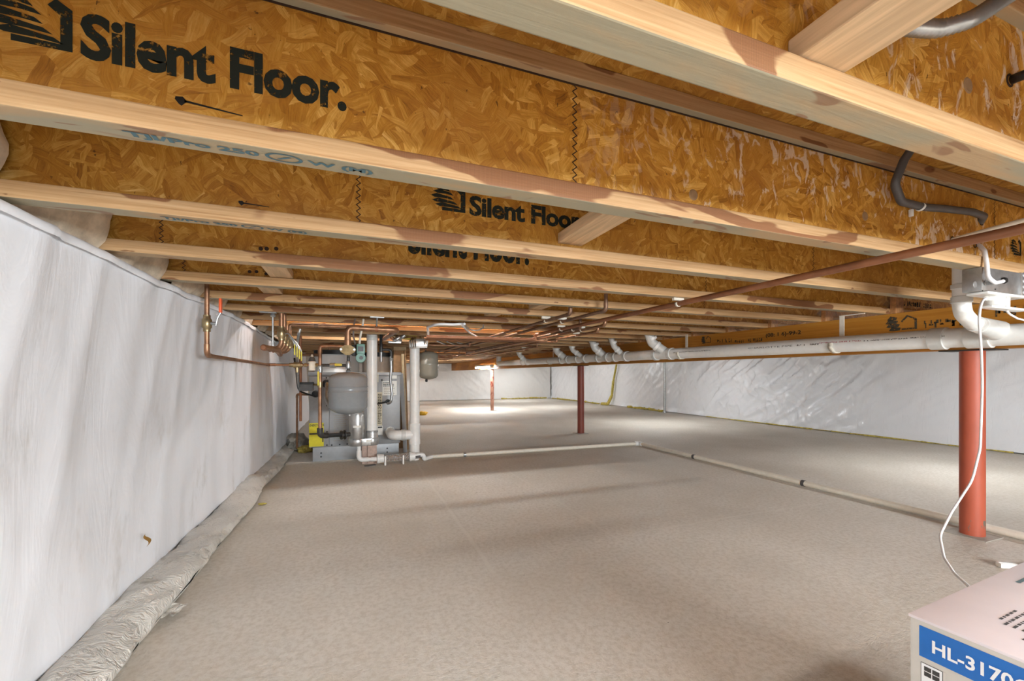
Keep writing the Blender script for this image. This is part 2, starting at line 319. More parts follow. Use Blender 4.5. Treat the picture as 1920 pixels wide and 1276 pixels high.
# ------------------------------------------------------------------ setting
ZJ, FH, FW, JD, SP, Y1 = 1.43, .043, .057, .343, .471, .443
XL, XR, YF, YB = -1.0, 8.05, 16.45, -4.2
GX0, GX1, GZ = 3.56, 3.68, 1.155
def shell(name, m, *b): return MB().box(*b).build(name, m, kind='structure', smooth=False)
shell('floor', M['concrete'], XL, XR, YB, YF, -.12, 0)
shell('wall_left', M['concwall'], XL - .2, XL, YB, YF, -.12, 1.8); shell('wall_right', M['concwall'], XR, XR + .2, YB, YF, -.12, 1.8)
shell('wall_far', M['concwall'], XL - .2, XR + .2, YF, YF + .2, -.12, 1.8); shell('wall_back', M['concwall'], XL - .2, XR + .2, YB - .2, YB, -.12, 1.8)
shell('ceiling', M['osb_deck'], XL - .2, XR + .2, YB - .2, YF + .2, ZJ + JD, ZJ + JD + .03)

def fbm(x, y, z=0.0, o=4):
    return sum(noise.noise(V((x * 2 ** k, y * 2 ** k, z + k * 7.1))) / 2 ** k for k in range(o))
# ---- left wall: soft vinyl-faced blanket, hung from the sill, vertical sags and folds
def topx(y): return -.80 - (.11 * min(1, max(0, (y - 3.7) / 2.2)))
def left_sheet(u, v):
    y = YB + .3 + u * 13.3; z = .02 + v * 1.39
    x0 = -.87 if y < 3 else -.87 + .05 * min(1, (y - 3) / 2); x = x0 + (topx(y) - x0) * v ** 1.4
    x += .024 * math.sin(math.pi * v) * fbm(y * .7, z * .25, 1) + .009 * fbm(y * 2.6 + z * .5, z * .5, 4, 3)
    r = 1 - abs(noise.noise(V((y * 3.4 - z * .9, z * .6, 9)))) * 2
    x += .02 * max(0, r - .45) * (.4 + .6 * v)
    x -= (.045 + .05 * min(1, max(0, (y - 3) / 1.5))) * max(0, 1 - (z / .115) ** 2)          # the hem tucks behind the roll at its foot
    return V((min(x, -.735), y, z + (.012 * fbm(y * 2, 0, 3) if v > .99 else 0)))
MB().grid(left_sheet, 380, 44).build('insulation_blanket', M['sheet_left'], label='matte white vinyl-faced insulation blanket hanging beside the gas boiler', cat='insulation', fix=False)
def lip(u, v):
    y = YB + .3 + u * 13.3; p = left_sheet(u, 1.0); a = v * 2.2
    return V((p.x + .004 + .016 * math.sin(a) * (1 + .4 * fbm(y * 2, 1)), y, p.z - .012 + .02 * math.cos(a)))
MB().grid(lip, 300, 6).build('folded_blanket_edge', M['sheet_left'], label='folded top hem of the matte white blanket under the joist ends', cat='insulation', fix=False)
# ---- rolled lower edge of that blanket lying along the slab
def roll_f(u, v):
    y = -3.4 + u * 9.3; a = v * 2 * math.pi; t = fbm(y * 1.3, 0, 5)
    w_ = .098 + .015 * t; hgt = .055 + .016 * fbm(y * 1.1, 2.2, 8); cx = -.80 + .012 * t
    dg = y * 2.1 + v * 3.2
    rr = 1 + .16 * (1 - abs(noise.noise(V((dg * 3.5, v * 1.5 - y * .7, 4)))) * 2.4) + .22 * fbm(y * 4 + math.cos(a) * 1.5 + v * 5, math.sin(a) * 1.7, 2, 4) + .1 * (1 - abs(noise.noise(V((y * 6 + v * 14, v * 3, 1)))) * 2)
    rr = 1 + (rr - 1) * min(1, max(0, (math.sin(a) + .15) / .5))
    return V((cx + math.cos(a) * w_ * rr, y + .0, max(.002, hgt * .95 + math.sin(a) * hgt * 1.05 * rr)))
MB().grid(roll_f, 420, 26).build('rolled_sheet_edge', M['roll'], label='dusty crumpled roll of plastic sheeting along the foot of the left-hand blanket', cat='plastic sheet')
def patchy(name, c, rx, ry, rz, m, label, cat, amp=.35, fr=3., group=None): return MB().lump(c, rx, ry, rz, amp, fr).build(name, m, label=label, cat=cat, group=group, sharp=1.2)
p = pt(335, 1143, Z=.012); MB().grid(lambda u, v: p + V((-.11 + .12 * u + .02 * v, -.04 + .1 * v - .05 * u, .006 + .018 * noise.noise(V((u * 4, v * 4, 2))) + .012)), 8, 8).build('torn_sheet_scrap', M['roll'], label='small torn scrap of plastic poking out from the rolled sheeting', cat='scrap')
p = pt(259, 1013, X=-.845); MB().grid(lambda u, v: p + V((.03 + .006 * math.sin(u * 6), (v - .5) * .03 * math.sin(.4 + u * 2.6) + .012 * math.sin(u * 5), -.028 + .056 * u)), 8, 3).build('dry_leaf', plain('leaf', (150, 110, 40), .8), label='small brown dry leaf stuck to the white blanket', cat='leaf')
p = pt(492, 944, Z=.01); MB().lump(p, .03, .014, .008, .6, 4, 2).build('insulation_tuft', M['yellow'], label='tiny yellow tuft of glass wool on the slab beside the rolled sheeting', cat='insulation')
# ---- right and far walls: shiny poly facing with wrinkles
def wr(y, z, s, amp):
    k = .5 + .5 * noise.noise(V((y * .35, z * .5, s))); q = 1 - abs(noise.noise(V((y * 2.4 + z * 2.2, z * 1.1 - y * .5, s + 3)))) * 2; q2 = 1 - abs(noise.noise(V((y * 5.2 - z * 3.0, z * 2.5 + y, s + 6)))) * 2
    q3 = 1 - abs(noise.noise(V((y * 3.3 + z * 4.4, z * .9 - y * .6, s + 12)))) * 2
    return amp * k * (max(0, q - .3) * 1.4 + .6 * max(0, q2 - .35) + 1.2 * max(0, q3 - .4)) + .02 * fbm(y * .8, z * .8, s, 2)
def right_sheet(u, v):
    y = -2.5 + u * 18.7; z = .015 + v * 1.4; bl = max(0, 1 - abs(y - 6.4) / 2.4)
    return V((7.88 - wr(y, z, 2, .016 + .105 * bl) - (.03 + .02 * fbm(y * 2, 0, 2)) * max(0, 1 - z * 8), y, z))
MB().grid(right_sheet, 800, 60).build('poly_insulation_facing', M['sheet'], label='glossy wrinkled white plastic facing on the long wall behind the red posts', cat='insulation', fix=False)
def far_sheet(u, v):
    x = -.9 + u * 8.75; z = .015 + v * 1.4; return V((x, 16.25 - wr(x, z, 5, .03) - .04 * max(0, 1 - z * 6) * (1 + fbm(x * 2, 0, 3)), z))
MB().grid(far_sheet, 220, 36).build('poly_insulation_facing', M['sheet_far'], label='creased white plastic facing on the end wall behind the strip light', cat='insulation', fix=False)
# exposed glass wool at the seams of the facing
p0 = pt(1156, 683, X=7.8); p1 = pt(1143, 760, X=7.78)
MB().tube([p0, p0.lerp(p1, .4) + V((0, .02, 0)), p0.lerp(p1, .75) + V((0, -.03, 0)), V((7.72, p1.y + .02, .04)), V((7.68, p1.y + .3, .035))], .045, .1, 8, rfun=lambda i, n: .03 + .03 * (i / n)).build('glass_wool_strip', M['yellow'], label='upright yellow glass wool strip showing at a seam of the glossy facing', cat='insulation')
for (xa, ya), (xb, yb), lab in (((944, 748), (1030, 743), 'yellow glass wool edge along the foot of the end wall'), ((1046, 746), (1110, 757), 'ragged yellow glass wool edge along the floor between end wall and seam strip'), ((1160, 763), (1236, 771), 'yellow glass wool edge on the floor between seam strip and grey conduit')):
    a, b = pt(xa, ya, Z=.02), pt(xb, yb, Z=.02); m = MB()
    if a.x < 7: a.y = b.y = 16.1; b.x = min(b.x, 7.62)
    else: a.x = b.x = 7.76
    pts = [a.lerp(b, k / 8) + V((random.uniform(-.04, .04), random.uniform(-.04, .04), random.uniform(0, .02))) for k in range(9)]
    m.tube(pts, .05, .1, 8, rfun=lambda i, n: .012 + .03 * random.random()); m.build('glass_wool_edge', M['yellow'], label=lab, cat='insulation')
a, b = pt(1300, 781, Z=.02), pt(1900, 848, Z=.02); m = MB(); m.tube([V((7.77 + random.uniform(-.02, .02), a.y + (b.y - a.y) * k / 16, .02)) for k in range(17)], .02, .1, 8, rfun=lambda i, n: .004 + .010 * random.random()); m.build('glass_wool_edge', M['yellow'], label='thin yellow glass wool edge under the glossy facing right of the grey conduit', cat='insulation')
p = pt(1246, 773, Z=.0); p.x = 7.66; p = pt(1246, 773, X=7.66)
m = thing('wall_conduit', (p.x, p.y, 0), 'slim grey vertical conduit standing against the glossy plastic facing', 'conduit')
MB().cyl((p.x, p.y, 0), (p.x, p.y, 1.43), .03).build('pipe', M['steel'], m); MB().lathe([(.045, 0), (.045, .03), (.032, .05)], (p.x, p.y, 0)).build('foot', M['steel'], m)
# ---- insulation tucked into joist ends over the left sill
for n in range(1, 13):
    ya, yb = Y1 + SP * n + FW + .002, Y1 + SP * (n + 1) - .002; rx = -.80 + .03 * random.random() if n else -.8
    def f(u, v, ya=ya, yb=yb, rx=rx, n=n):
        a = v * math.pi; y = ya + .004 + u * (yb - ya - .008)
        return V((min(rx + (.05 * math.sin(a) - .04) + .022 * fbm(y * 9, v * 3, n), -.70), y, ZJ - .02 + .34 * v))
    MB().grid(f, 16, 14).build('joist_end_batt', M['batt'], label='pale insulation batt tucked between joist ends above the left-hand blanket', cat='insulation', group='batts in the joist ends', fix=False)

# ------------------------------------------------------------------ I-joists
def joist_meshes():
    L0, L1 = XL + .02, XR - .02
    return L0, L1
L0, L1 = joist_meshes(); proto = {}
def zigzag(x, y, z0, z1):
    m = MB(); n = 26; pts = []
    for k in range(n + 1): pts.append((x + (.006 if k % 2 else -.006), z0 + (z1 - z0) * k / n))
    for (xa, za), (xb, zb) in zip(pts, pts[1:]):
        m.add([(xa - .0022, y, za), (xa + .0022, y, za), (xb + .0022, y, zb), (xb - .0022, y, zb)], [(0, 1, 2, 3)])
    return m
NMIN, NMAX = -9, 33
LABS = {-1: 'I-joist directly over the tripod, only a corner of its web in view', 0: 'I-joist with white-scuffed web carrying the lumber brace and metal flex conduit',
        1: 'I-joist with the largest black lettering stamp and the dark hose clipped to it', 2: 'I-joist whose black tree-and-house stamp is partly hidden by the lumber brace',
        3: 'I-joist with three drilled holes, its lettering stamp cut off by the joist before it', 4: 'I-joist just in front of the copper riser with the orange valve handle', 5: 'I-joist between the orange-handled riser and the pump pipe hanger', 6: 'I-joist carrying the hanger of the thick copper pump pipe'}
JO = {}
def webc(n): return Y1 + SP * n - (.009 if n < 1 else 0) + FW / 2
for n in range(NMIN, NMAX + 1):
    y = Y1 + SP * n - (.009 if n < 1 else 0); yc = y + FW / 2
    if y + FW > YF - .05: continue
    lab = LABS.get(n) or ('plain I-joist over the open slab beyond the copper pump pipe' if n > 6 else 'plain I-joist in the part of the crawl space behind the tripod')
    r = thing('i_joist', (3.5, yc, ZJ), lab, 'joist', None if n in LABS else ('I-joists beyond the pump pipe' if n > 6 else 'I-joists behind the tripod')); JO[n] = r
    if not proto:
        for k, m_, b in (('bottom_flange', M['flange'], (L0, L1, y, y + FW, ZJ, ZJ + FH)), ('top_flange', M['flange'], (L0, L1, y, y + FW, ZJ + JD - FH, ZJ + JD)), ('web', M['osb'], (L0, L1, yc - .006, yc + .006, ZJ + FH - .004, ZJ + JD - FH + .004)), ('squash_block', M['block'], (GX0 + .005, GX0 + .095, y - .034, y - .001, ZJ + .001, ZJ + JD - FH))):
            proto[k] = MB().box(*b, bev=.003 if 'flange' in k else 0).build(k, m_, r, smooth=False)
            if k == 'web': WEB = proto[k]
            r[k] = k; del r[k]
        webs = {n: proto['web']}
    else:
        for k, p in proto.items():
            c = p.copy(); COL.objects.link(c); c.parent = r; OFF[c.name] = V((3.5, yc, ZJ))
            if k == 'web':
                webs[n] = c
                if n in (-1, 0, 1): c.data = p.data.copy(); c.data.materials[0] = M['osb_white']
# finger joints of the webs
for n, xs in ((-1, (1.2,)), (0, (.05, 1.9)), (1, (pt(1077, 250, Y=.937).x, 2.5)), (2, (pt(672, 370, Y=1.41).x, 2.1)), (3, (pt(303, 430, Y=1.88).x, 1.9)), (4, (pt(345, 500, Y=2.35).x, pt(1320, 470, Y=2.35).x)), (5, (.4, 2.1)), (6, (1.25, 2.4))):
    for x in xs: zigzag(x, webc(n) - .0068, ZJ + FH, ZJ + JD - FH).build('web_joint', M['joint'], webs[n], smooth=False, fix=False)
# thin dark strip along one top flange, and glue drips on the lower one
MB().box(L0, 2.9, Y1 + SP + FW / 2 - .0085, Y1 + SP + FW / 2 - .005, ZJ + JD - FH - .0035, ZJ + JD - FH + .001).build('dark_line', M['joint'], webs[1], smooth=False)
for n, (ax, ay), (bx, by) in ((1, (338, 188), (455, 217)), (2, (452, 380), (505, 388))):
    yw = Y1 + SP * n + FW / 2 - .0072; a, b = pt(ax, ay, Y=yw), pt(bx, by, Y=yw); k = .006 if n == 1 else .005
    m = MB(); m.add([a + V((-k * 1.2, 0, k)), a + V((k * .6, 0, k * 1.3)), a + V((k * 1.8, 0, 0)), a + V((k * .8, 0, -k)), a + V((k * .3, 0, -k * 1.6)), a + V((-k * .5, 0, -k)), a + V((-k * 1.4, 0, k * .2))], [(0, 1, 2, 3, 4, 5, 6)])
    m.add([a + V((k, 0, k * .4)), b + V((0, 0, .001)), b + V((0, 0, -.001)), a + V((k, 0, -k * .3))], [(0, 1, 2, 3)]); m.build('glue_drip', M['black'], webs[n], smooth=False, fix=False, kind='stuff')
# ink stamps on the webs
def on_web(n, x0, z0, tilt=0.0):
    y = webc(n) - .0072
    return lambda u, v: V((x0 + u, y, z0 + v + u * tilt))
def logo(fn, s):
    m = MB(); P = lambda poly: m.add([fn(u * s, v * s) for u, v in poly], [tuple(range(len(poly)))])
    P([(.42, 0), (1.5, .0), (1.5, .13), (.42, .15)]); P([(1.28, .13), (1.5, .13), (1.5, .98), (1.28, .80)]); P([(1.05, 1.0), (1.28, .80), (1.5, .98), (1.2, 1.18)][:4])
    for k, (u, v, L) in enumerate(((0, .82, .95), (-.12, .62, 1.1), (-.05, .42, 1.2), (.1, .24, 1.25), (.1, .98, .7))): P([(u, v), (u + .3, v + .12), (u + L * .85, v + .02), (u + L, v - .1), (u + L * .6, v - .06), (u + .2, v - .07)])
    return m
a = pt(150, 100, Y=.935); b = pt(650, 190, Y=.935); W = b.x - a.x; z0 = 1.5
zb = pt(640, 208, Y=.935).z; zt = pt(160, 22, Y=.935).z
text_mesh('Silent Floor.', on_web(1, a.x, zb), height=zt - zb, width=W, bold=.036).build('lettering', M['ink'], webs[1], smooth=False, fix=False)
logo(on_web(1, a.x - .118, pt(120, 95, Y=.935).z), .072).build('stamp_logo', M['ink'], webs[1], smooth=False, fix=False)
a = pt(880, 395, Y=1.407); b = pt(1085, 420, Y=1.407); zb = pt(1060, 428, Y=1.407).z; zt = pt(885, 366, Y=1.407).z
text_mesh('Silent Floor.', on_web(2, a.x, zb), height=zt - zb, width=(b.x - a.x) * 1.05, bold=.036).build('lettering', M['ink'], webs[2], smooth=False, fix=False)
logo(on_web(2, a.x - .125, zb + .005), .074).build('stamp_logo', M['ink'], webs[2], smooth=False, fix=False)
a = pt(765, 470, Y=1.878); b = pt(992, 490, Y=1.878); zb = pt(985, 497, Y=1.878).z
text_mesh('Silent Floor.', on_web(3, a.x, zb), height=zt - 1.5 + .02, width=b.x - a.x, bold=.036).build('lettering', M['ink'], webs[3], smooth=False, fix=False)
a = pt(1895, 470, Y=.935); logo(on_web(1, a.x, pt(1895, 476, Y=.935).z), .06).build('stamp_logo', M['ink'], webs[1], smooth=False, fix=False)
a = pt(1632, 570, Y=1.878); smudge(on_web(3, 3.74, 1.505), .36, .035).build('worn_stamp', M['ink'], webs[3], smooth=False, fix=False)
# faded blue grade stamps under the flanges
def under(n, x0): return lambda u, v: V((x0 + u, Y1 + SP * n + FW - .012 - v, ZJ - .0012))
a = pt(225, 240, Z=ZJ); text_mesh('TJI/Pro 250 \u2298 W (M)', lambda u, v: V((a.x + u, Y1 + SP + .045 - v * 1.0, ZJ - .0012)), height=.034, width=.42, bold=.035).build('grade_stamp', M['inkblue'], JO[1], smooth=False, fix=False)
a2 = pt(300, 405, Z=ZJ); text_mesh('TJI/Pro 250 \u2298 W (M)', lambda u, v: V((a2.x + u, Y1 + 2 * SP + .045 - v, ZJ - .0012)), height=.034, width=.36, bold=.035).build('grade_stamp', M['inkblue'], JO[2], smooth=False, fix=False)
# drilled holes / knockouts
for n, spots in ((1, ((1300, 365), (1622, 405))), (0, ((1815, 160),)), (3, ((489, 466), (500, 466), (518, 466))), (4, ((468, 509), (481, 509), (499, 513)))):
    for px, py in spots:
        p = pt(px, py, Y=webc(n) - .006); R_ = .016 if n < 2 else .008
        m = MB().lathe([(R_, 0), (R_ * .8, .0015), (R_ * .75, .0015)], p, (0, -1, 0), 16); m.build('knockout' if n < 2 else 'drilled_hole', M['joint'] if n > 1 else M['kraft'], webs[n])
# ---- flat lumber braces between joists
def brace(px, py, n, wd, label, zoff=.0, th=.038):
    p = pt(px, py, Y=Y1 + SP * n + FW / 2); x = p.x; y0 = Y1 + SP * n + FW / 2 + .007; y1 = Y1 + SP * (n + 1) + FW / 2 - .007; z = ZJ + FH + .001 + zoff
    MB().box(x - wd / 2, x + wd / 2, y0, y1, z, z + th, bev=.003).build('lumber_brace', M['lumber'], label=label, cat='brace', smooth=False)
def brace_at(x, n, wd, label, z=ZJ + FH + .001, th=.038):
    y0 = webc(n) + .0062; y1 = webc(n + 1) - .0062
    MB().box(x - wd / 2, x + wd / 2, y0, y1, z, z + th, bev=.003).build('lumber_brace', M['lumber'], label=label, cat='brace', smooth=False)
p = pt(1070, 452, Y=1.40); brace_at(p.x, 1, .1, 'pale lumber brace overlapping the end of the tree-and-house lettering stamp', z=ZJ + FH + .015)
p = pt(1640, 60, Y=.35); brace_at(pt(1545, 112, Y=.43).x + .008, -1, .1, 'wide lumber brace in front of the metal flex conduit')
brace_at(pt(528, 515, Y=2.33).x, 3, .1, 'lumber brace beside the three drilled holes', z=ZJ + FH + .002)
brace_at(pt(512, 547, Y=2.8).x, 4, .1, 'lumber brace above the copper risers and yellow-handled valves')
brace_at(pt(1005, 551, Y=2.8).x, 4, .1, 'lumber brace above the hung copper branch with upright stub'); brace_at(pt(920, 573, Y=3.27).x, 5, .1, 'far lumber brace left of the hung copper branches')

# ------------------------------------------------------------------ girder, posts
gd = thing('main_girder', (3.62, 6, GZ), 'long brown laminated veneer girder resting on the posts', 'girder')
for k in range(3): MB().box(GX0 + .04 * k, GX0 + .04 * k + .0385, YB + .05, YF - .3, GZ, ZJ, bev=.002).build('ply', M['girder'], gd, smooth=False)
def on_gird(yc, z0): return lambda u, v: V((GX0 - .0012, yc - u, z0 + v))
ply0 = gd.children[0] if gd.children else None
def gp(px, py): return pt(px, py, X=GX0)
a, b = gp(1436, 632), gp(1502, 622); text_mesh('(08: 1 6)-99-2', on_gird(a.y, a.z - .01), height=.045, width=a.y - b.y, bold=.02).build('lettering', M['ink'], gd, smooth=False, fix=False)
for (ax, ay), (bx, by), hh in (((1345, 641), (1370, 636), .04), ((1378, 641), (1432, 631), .032), ((1732, 612), (1805, 600), .05), ((1866, 590), (1990, 575), .06)):
    a, b = gp(ax, ay), gp(bx, by); smudge(on_gird(a.y, a.z - .012), a.y - b.y, hh).build('worn_stamp', M['inkgrey'], gd, smooth=False, fix=False, kind='stuff')
for px, py, s in ((1315, 642, .075), (1662, 618, .1)):
    a = gp(px, py); m = MB(); fn = on_gird(a.y, a.z - .01); P = lambda poly: m.add([fn(u * s, v * s) for u, v in poly], [tuple(range(len(poly)))])
    for k, (u, v, L) in enumerate(((.05, .75, .6), (-.05, .5, .75), (0, .25, .8), (.15, 0, .7))): P([(u, v), (u + .2, v + .27), (u + L, v + .16), (u + L * .9, v - .02), (u + .2, v - .05)])
    P([(.85, .6), (1.2, 1.0), (1.25, .88), (.93, .52)]); P([(1.2, 1.0), (1.75, .7), (1.7, .58), (1.25, .88)]); P([(1.62, 0), (1.75, 0), (1.75, .7), (1.62, .62)]); P([(.9, 0), (1.62, 0), (1.62, .1), (.9, .1)])
    m.build('stamp_logo', M['inkgrey'], gd, smooth=False, fix=False)
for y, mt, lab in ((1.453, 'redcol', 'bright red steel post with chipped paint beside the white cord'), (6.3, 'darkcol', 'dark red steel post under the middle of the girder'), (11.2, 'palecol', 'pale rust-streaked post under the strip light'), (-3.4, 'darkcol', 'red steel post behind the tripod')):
    x = 3.62; t = thing('steel_post', (x, y, 0), lab, 'post'); r_ = .0575 if mt != 'palecol' else .05
    MB().cyl((x, y, .004), (x, y, GZ - .006), r_, 32).build('shaft', M[mt], t); MB().box(x - .1, x + .1, y - .1, y + .1, 0, .006, .001).build('base_plate', M['concwall'], t, smooth=False); MB().box(x - .075, x + .075, y - .13, y + .13, GZ - .008, GZ, .001).build('cap_plate', M['iron'], t, smooth=False)

# ------------------------------------------------------------------ strip lights
def strip_light(x, y, z, L, label, along='y', group=None, tm='tube_lit'):
    t = thing('strip_light', (x, y, z), label, 'light', group); h = L / 2
    def bb(u0, u1, w0, w1, z0, z1, bev): return MB().box(x + w0, x + w1, y + u0, y + u1, z0, z1, bev) if along == 'y' else MB().box(x + u0, x + u1, y + w0, y + w1, z0, z1, bev)
    P = (lambda u, w_, zz: V((x + w_, y + u, zz))) if along == 'y' else (lambda u, w_, zz: V((x + u, y + w_, zz)))
    bb(-h, h, -.06, .06, z, z + .05, .008).build('housing', M['porcelain'], t)
    for s in (-1, 1):
        MB().cyl(P(-h + .03, s * .035, z - .022), P(h - .03, s * .035, z - .022), .016, 10).build('lamp_tube', M[tm], t)
        bb(*((-h, -h + .03) if s < 0 else (h - .03, h)), -.055, .055, z - .045, z, .004).build('end_socket', M['porcelain'], t)
    return t
strip_light(3.47, 11.5, 1.225, 1.5, 'glowing fluorescent strip light fixed to the girder near the pale post', tm='tube_bright')
for y, lab in ((2.2, 'beside the bright red post'), (7.0, 'beside the dark red post'), (11.8, 'beside the pale post'), (15.0, 'added near the end wall to brighten it')): strip_light(5.7, y, ZJ - .05, 1.2, 'fluorescent strip light on the joists of the far bay ' + lab)  # unseen behind the girder; the one by the end wall added to brighten it
def batten(n, x, L, side, label):      # added unseen fill light: slim single-tube batten on a joist web above the flange
    yw = Y1 + SP * n + FW / 2; y = yw + side * .021; z = ZJ + .25; t = thing('fill_batten', (x, y, z), label, 'light')
    MB().box(x - L / 2, x + L / 2, min(yw + side * .007, y + side * .012), max(yw + side * .007, y + side * .012), z, z + .03, .003).build('housing', M['porcelain'], t, smooth=False)
    MB().cyl((x - L / 2 + .03, y, z - .013), (x + L / 2 - .03, y, z - .013), .011, 10).build('lamp_tube', M['tube_lit'], t)
    for s_ in (-1, 1): MB().box(x + s_ * (L / 2 - .015) - .015, x + s_ * (L / 2 - .015) + .015, y - .012, y + .012, z - .027, z, .002).build('end_socket', M['porcelain'], t, smooth=False)
for n, x, sd, lab in ((-2, .9, 1, 'above the tripod'), (10, .05, 1, 'in front of the water heaters'), (8, .75, -1, 'before the zone valves'), (17, 1.6, -1, 'over the middle of the slab'), (22, 1.5, -1, 'before the pale post'), (26, 1.6, 1, 'beyond the pale post'), (30, 1.8, 1, 'added near the end wall to brighten it')): batten(n, x, 2.6 if n < 9 else 1.1 if n == 10 else 1.8, sd, 'slim unseen batten light added as fill on a joist web ' + lab)


# ------------------------------------------------------------------ main PVC drain
def mainp(px): 
    p = pt(px, 640, X=3.27); return p.y
def mz(y): return 1.213 + .0065 * (y - 1.3)
MY1 = pt(936, 677, X=3.27).y
dr = thing('drain_main', (3.27, 4, 1.2), 'thick white drain pipe hung along the girder with several branch fittings', 'pipe')
MB().cyl((3.27, -3.5, mz(-3.5)), (3.27, MY1, mz(MY1)), .057, 28).build('pipe', M['pvc'], dr)
def collar(y, w_=.09, r=.066): MB().lathe([(.058, 0), (r, .002), (r, w_), (.058, w_ + .002)], (3.27, y, mz(y)), (0, 1, .0065), 28).build('coupling', M['pvcgrey'], dr)
for px, w_ in ((1862, .1), (1776, .07)): collar(mainp(px), w_)
BR = [(1245, 1210, 634, .05), (1165, 1143, 640, .036), (1132, 1112, 645, .05), (1092, 1073, 652, .036), (1060, 1045, 652, .05), (985, 974, 662, .045)]
for px, qx, qy, r_ in BR:
    y = mainp(px); zc = mz(y); L = .24
    for d in (-.14, .10): collar(y + d, .05)
    nb = math.floor((y + .06 - Y1 - FW / 2) / SP); m_ = r_ * 1.2 + .004
    ye = min(max(y + .06, Y1 + SP * nb + FW + m_), Y1 + SP * (nb + 1) - m_)      # clear of the flanges on both sides of the bay
    e = V((3.27 - .17, ye, ZJ + .06)); k = V((3.27 - .12, ye - .004, zc + .13))
    bt = MB().tube([(3.27, y - .03, zc + .02), k, e], r_, .05, 18).build('branch', M['pvcgrey'], dr)
    MB().lathe([(r_, 0), (r_ * 1.16, .002), (r_ * 1.16, .03), (r_, .032)], k + V((0, 0, .035)), e - k, 18).build('rim', M['pvc'], bt)
    MB().lathe([(r_, 0), (r_ * 1.16, .002), (r_ * 1.16, .03), (r_, .032)], V((3.27, y - .03, zc + .02)).lerp(k, .55), k - V((3.27, y - .03, zc + .02)), 18).build('rim', M['pvc'], bt)
MB().tube([(3.27, MY1 - .05, mz(MY1)), (3.27, MY1 + .03, mz(MY1)), (3.27, MY1 + .03, ZJ + .05)], .06, .07, 20).build('end_elbow', M['pvcgrey'], dr)
def on_pipe(y0, zlow, r=.0576):
    def f(u, v):
        y = y0 - u; a = (v + zlow) / r; return V((3.27 - math.cos(a) * r, y, mz(y) + math.sin(a) * r))
    return f
a, b = mainp(1412), mainp(1495); text_mesh('CHARLOTTE PIPE', on_pipe(a, .0), height=.013, width=a - b).build('lettering', M['inkgrey'], dr, smooth=False, fix=False)
for px0, px1, zl, h_, mk in ((1503, 1545, .002, .012, 'inkgrey'), (1546, 1622, .01, .009, 'redprint'), (1626, 1780, .007, .008, 'inkgrey'), (1270, 1340, .004, .01, 'inkgrey')):
    a, b = mainp(px0), mainp(px1); smudge(on_pipe(a, zl), a - b, h_, 1.1).build('worn_print', M[mk], dr, smooth=False, fix=False, kind='stuff')
# ---- vertical drop joining the drain beside the junction box
dp = thing('drain_drop', (2.72, 1.12, 1.3), 'white drain elbow dropping from the joists to the main drain beside the junction box', 'pipe')
top = pt(1803, 500, Y=1.12); dx = top.x; wy = V((3.27, pt(1872, 606, X=3.27).y, 1.235))
zA = pt(1803, 560, Y=1.12).z; kA = V((dx, 1.12, pt(1805, 585, Y=1.12).z)); kB = V((dx + .16, 1.15, pt(1825, 603, Y=1.13).z))
MB().tube([(dx, 1.12, ZJ + .2), kA, kB, wy], .033, .06, 24).build('pipe', M['pvc'], dp)
for zz, hh in ((pt(1803, 533, Y=1.12).z, .022), (pt(1803, 556, Y=1.12).z, .03)): MB().lathe([(.033, 0), (.038, .002), (.038, hh), (.033, hh + .002)], (dx, 1.12, zz - hh), (0, 0, 1), 24).build('rim', M['pvcgrey'], dp)
MB().lathe([(.033, 0), (.039, .002), (.039, .04), (.033, .042)], kB.lerp(wy, .12), wy - kB, 24).build('rim', M['pvcgrey'], dp)
MB().lathe([(.033, 0), (.04, .004), (.05, .2), (.055, .3)], kB.lerp(wy, .25), wy - kB, 24).build('wye_branch', M['pvcgrey'], dp)
# ---- pipe hangers of the drain
for px, jn, lab in ((1567, 3, 'white strap and hook holding the drain near the lettered end of the pipe'), (1278, 6, 'white strap and hook holding the drain left of the girder stamp'), (1031, 12, 'short strap holding the drain between its far branches')):
    y = mainp(px); nj = round((y - Y1 - FW / 2) / SP); yj = Y1 + SP * nj + FW / 2
    zc = mz(y); t = thing('pipe_hanger', (3.27, y, zc), lab, 'hanger')
    MB().box(3.335, 3.34, y - .016, y + .016, zc - .02, ZJ, .001).build('strap', M['clip'], t, smooth=False)
    MB().box(3.333, 3.342, min(y - .016, yj), max(y + .016, yj), ZJ - .005, ZJ + .0005, .001).build('nailing_tab', M['clip'], t, smooth=False)
    m = MB(); pts = [V((3.27 + .0635 * math.cos(a), y, zc + .0635 * math.sin(a))) for a in [math.radians(k) for k in range(-190, 11, 10)]]
    for a, b in zip(pts, pts[1:]): m.add([a + V((0, -.016, 0)), a + V((0, .016, 0)), b + V((0, .016, 0)), b + V((0, -.016, 0))], [(0, 1, 2, 3)])
    ob = m.build('hook', M['clip'], t); sm = ob.modifiers.new('thick', 'SOLIDIFY'); sm.thickness = .006

# ------------------------------------------------------------------ condensate line on the slab
cl = thing('condensate_line', (2.3, 5.0, 0), 'thin white condensate pipe running over the slab from the boiler and behind the posts', 'pipe')
zc = .028; yA = 5.0; xB = 3.78
MB().tube([(.83, yA + .02, zc), (xB, yA - .05, zc), (xB - .02, -3, zc)], .024, .03, 14).build('pipe', M['clip'], cl)
MB().tube([(xB - .07, yA - .05, zc), (xB, yA - .05, zc), (xB, yA - .12, zc)], .03, .03, 14).build('elbow', M['pvc'], cl)
for x in (1.25, 3.0): MB().lathe([(.027, 0), (.027, .03)], (x, yA - .0, zc), (1, 0, 0)).build('pipe_strap', M['steel'], cl)
for y in (3.9, 2.6, .9): MB().lathe([(.027, 0), (.027, .03)], (xB - .005, y, zc), (0, 1, 0)).build('pipe_strap', M['darkgrey'], cl)

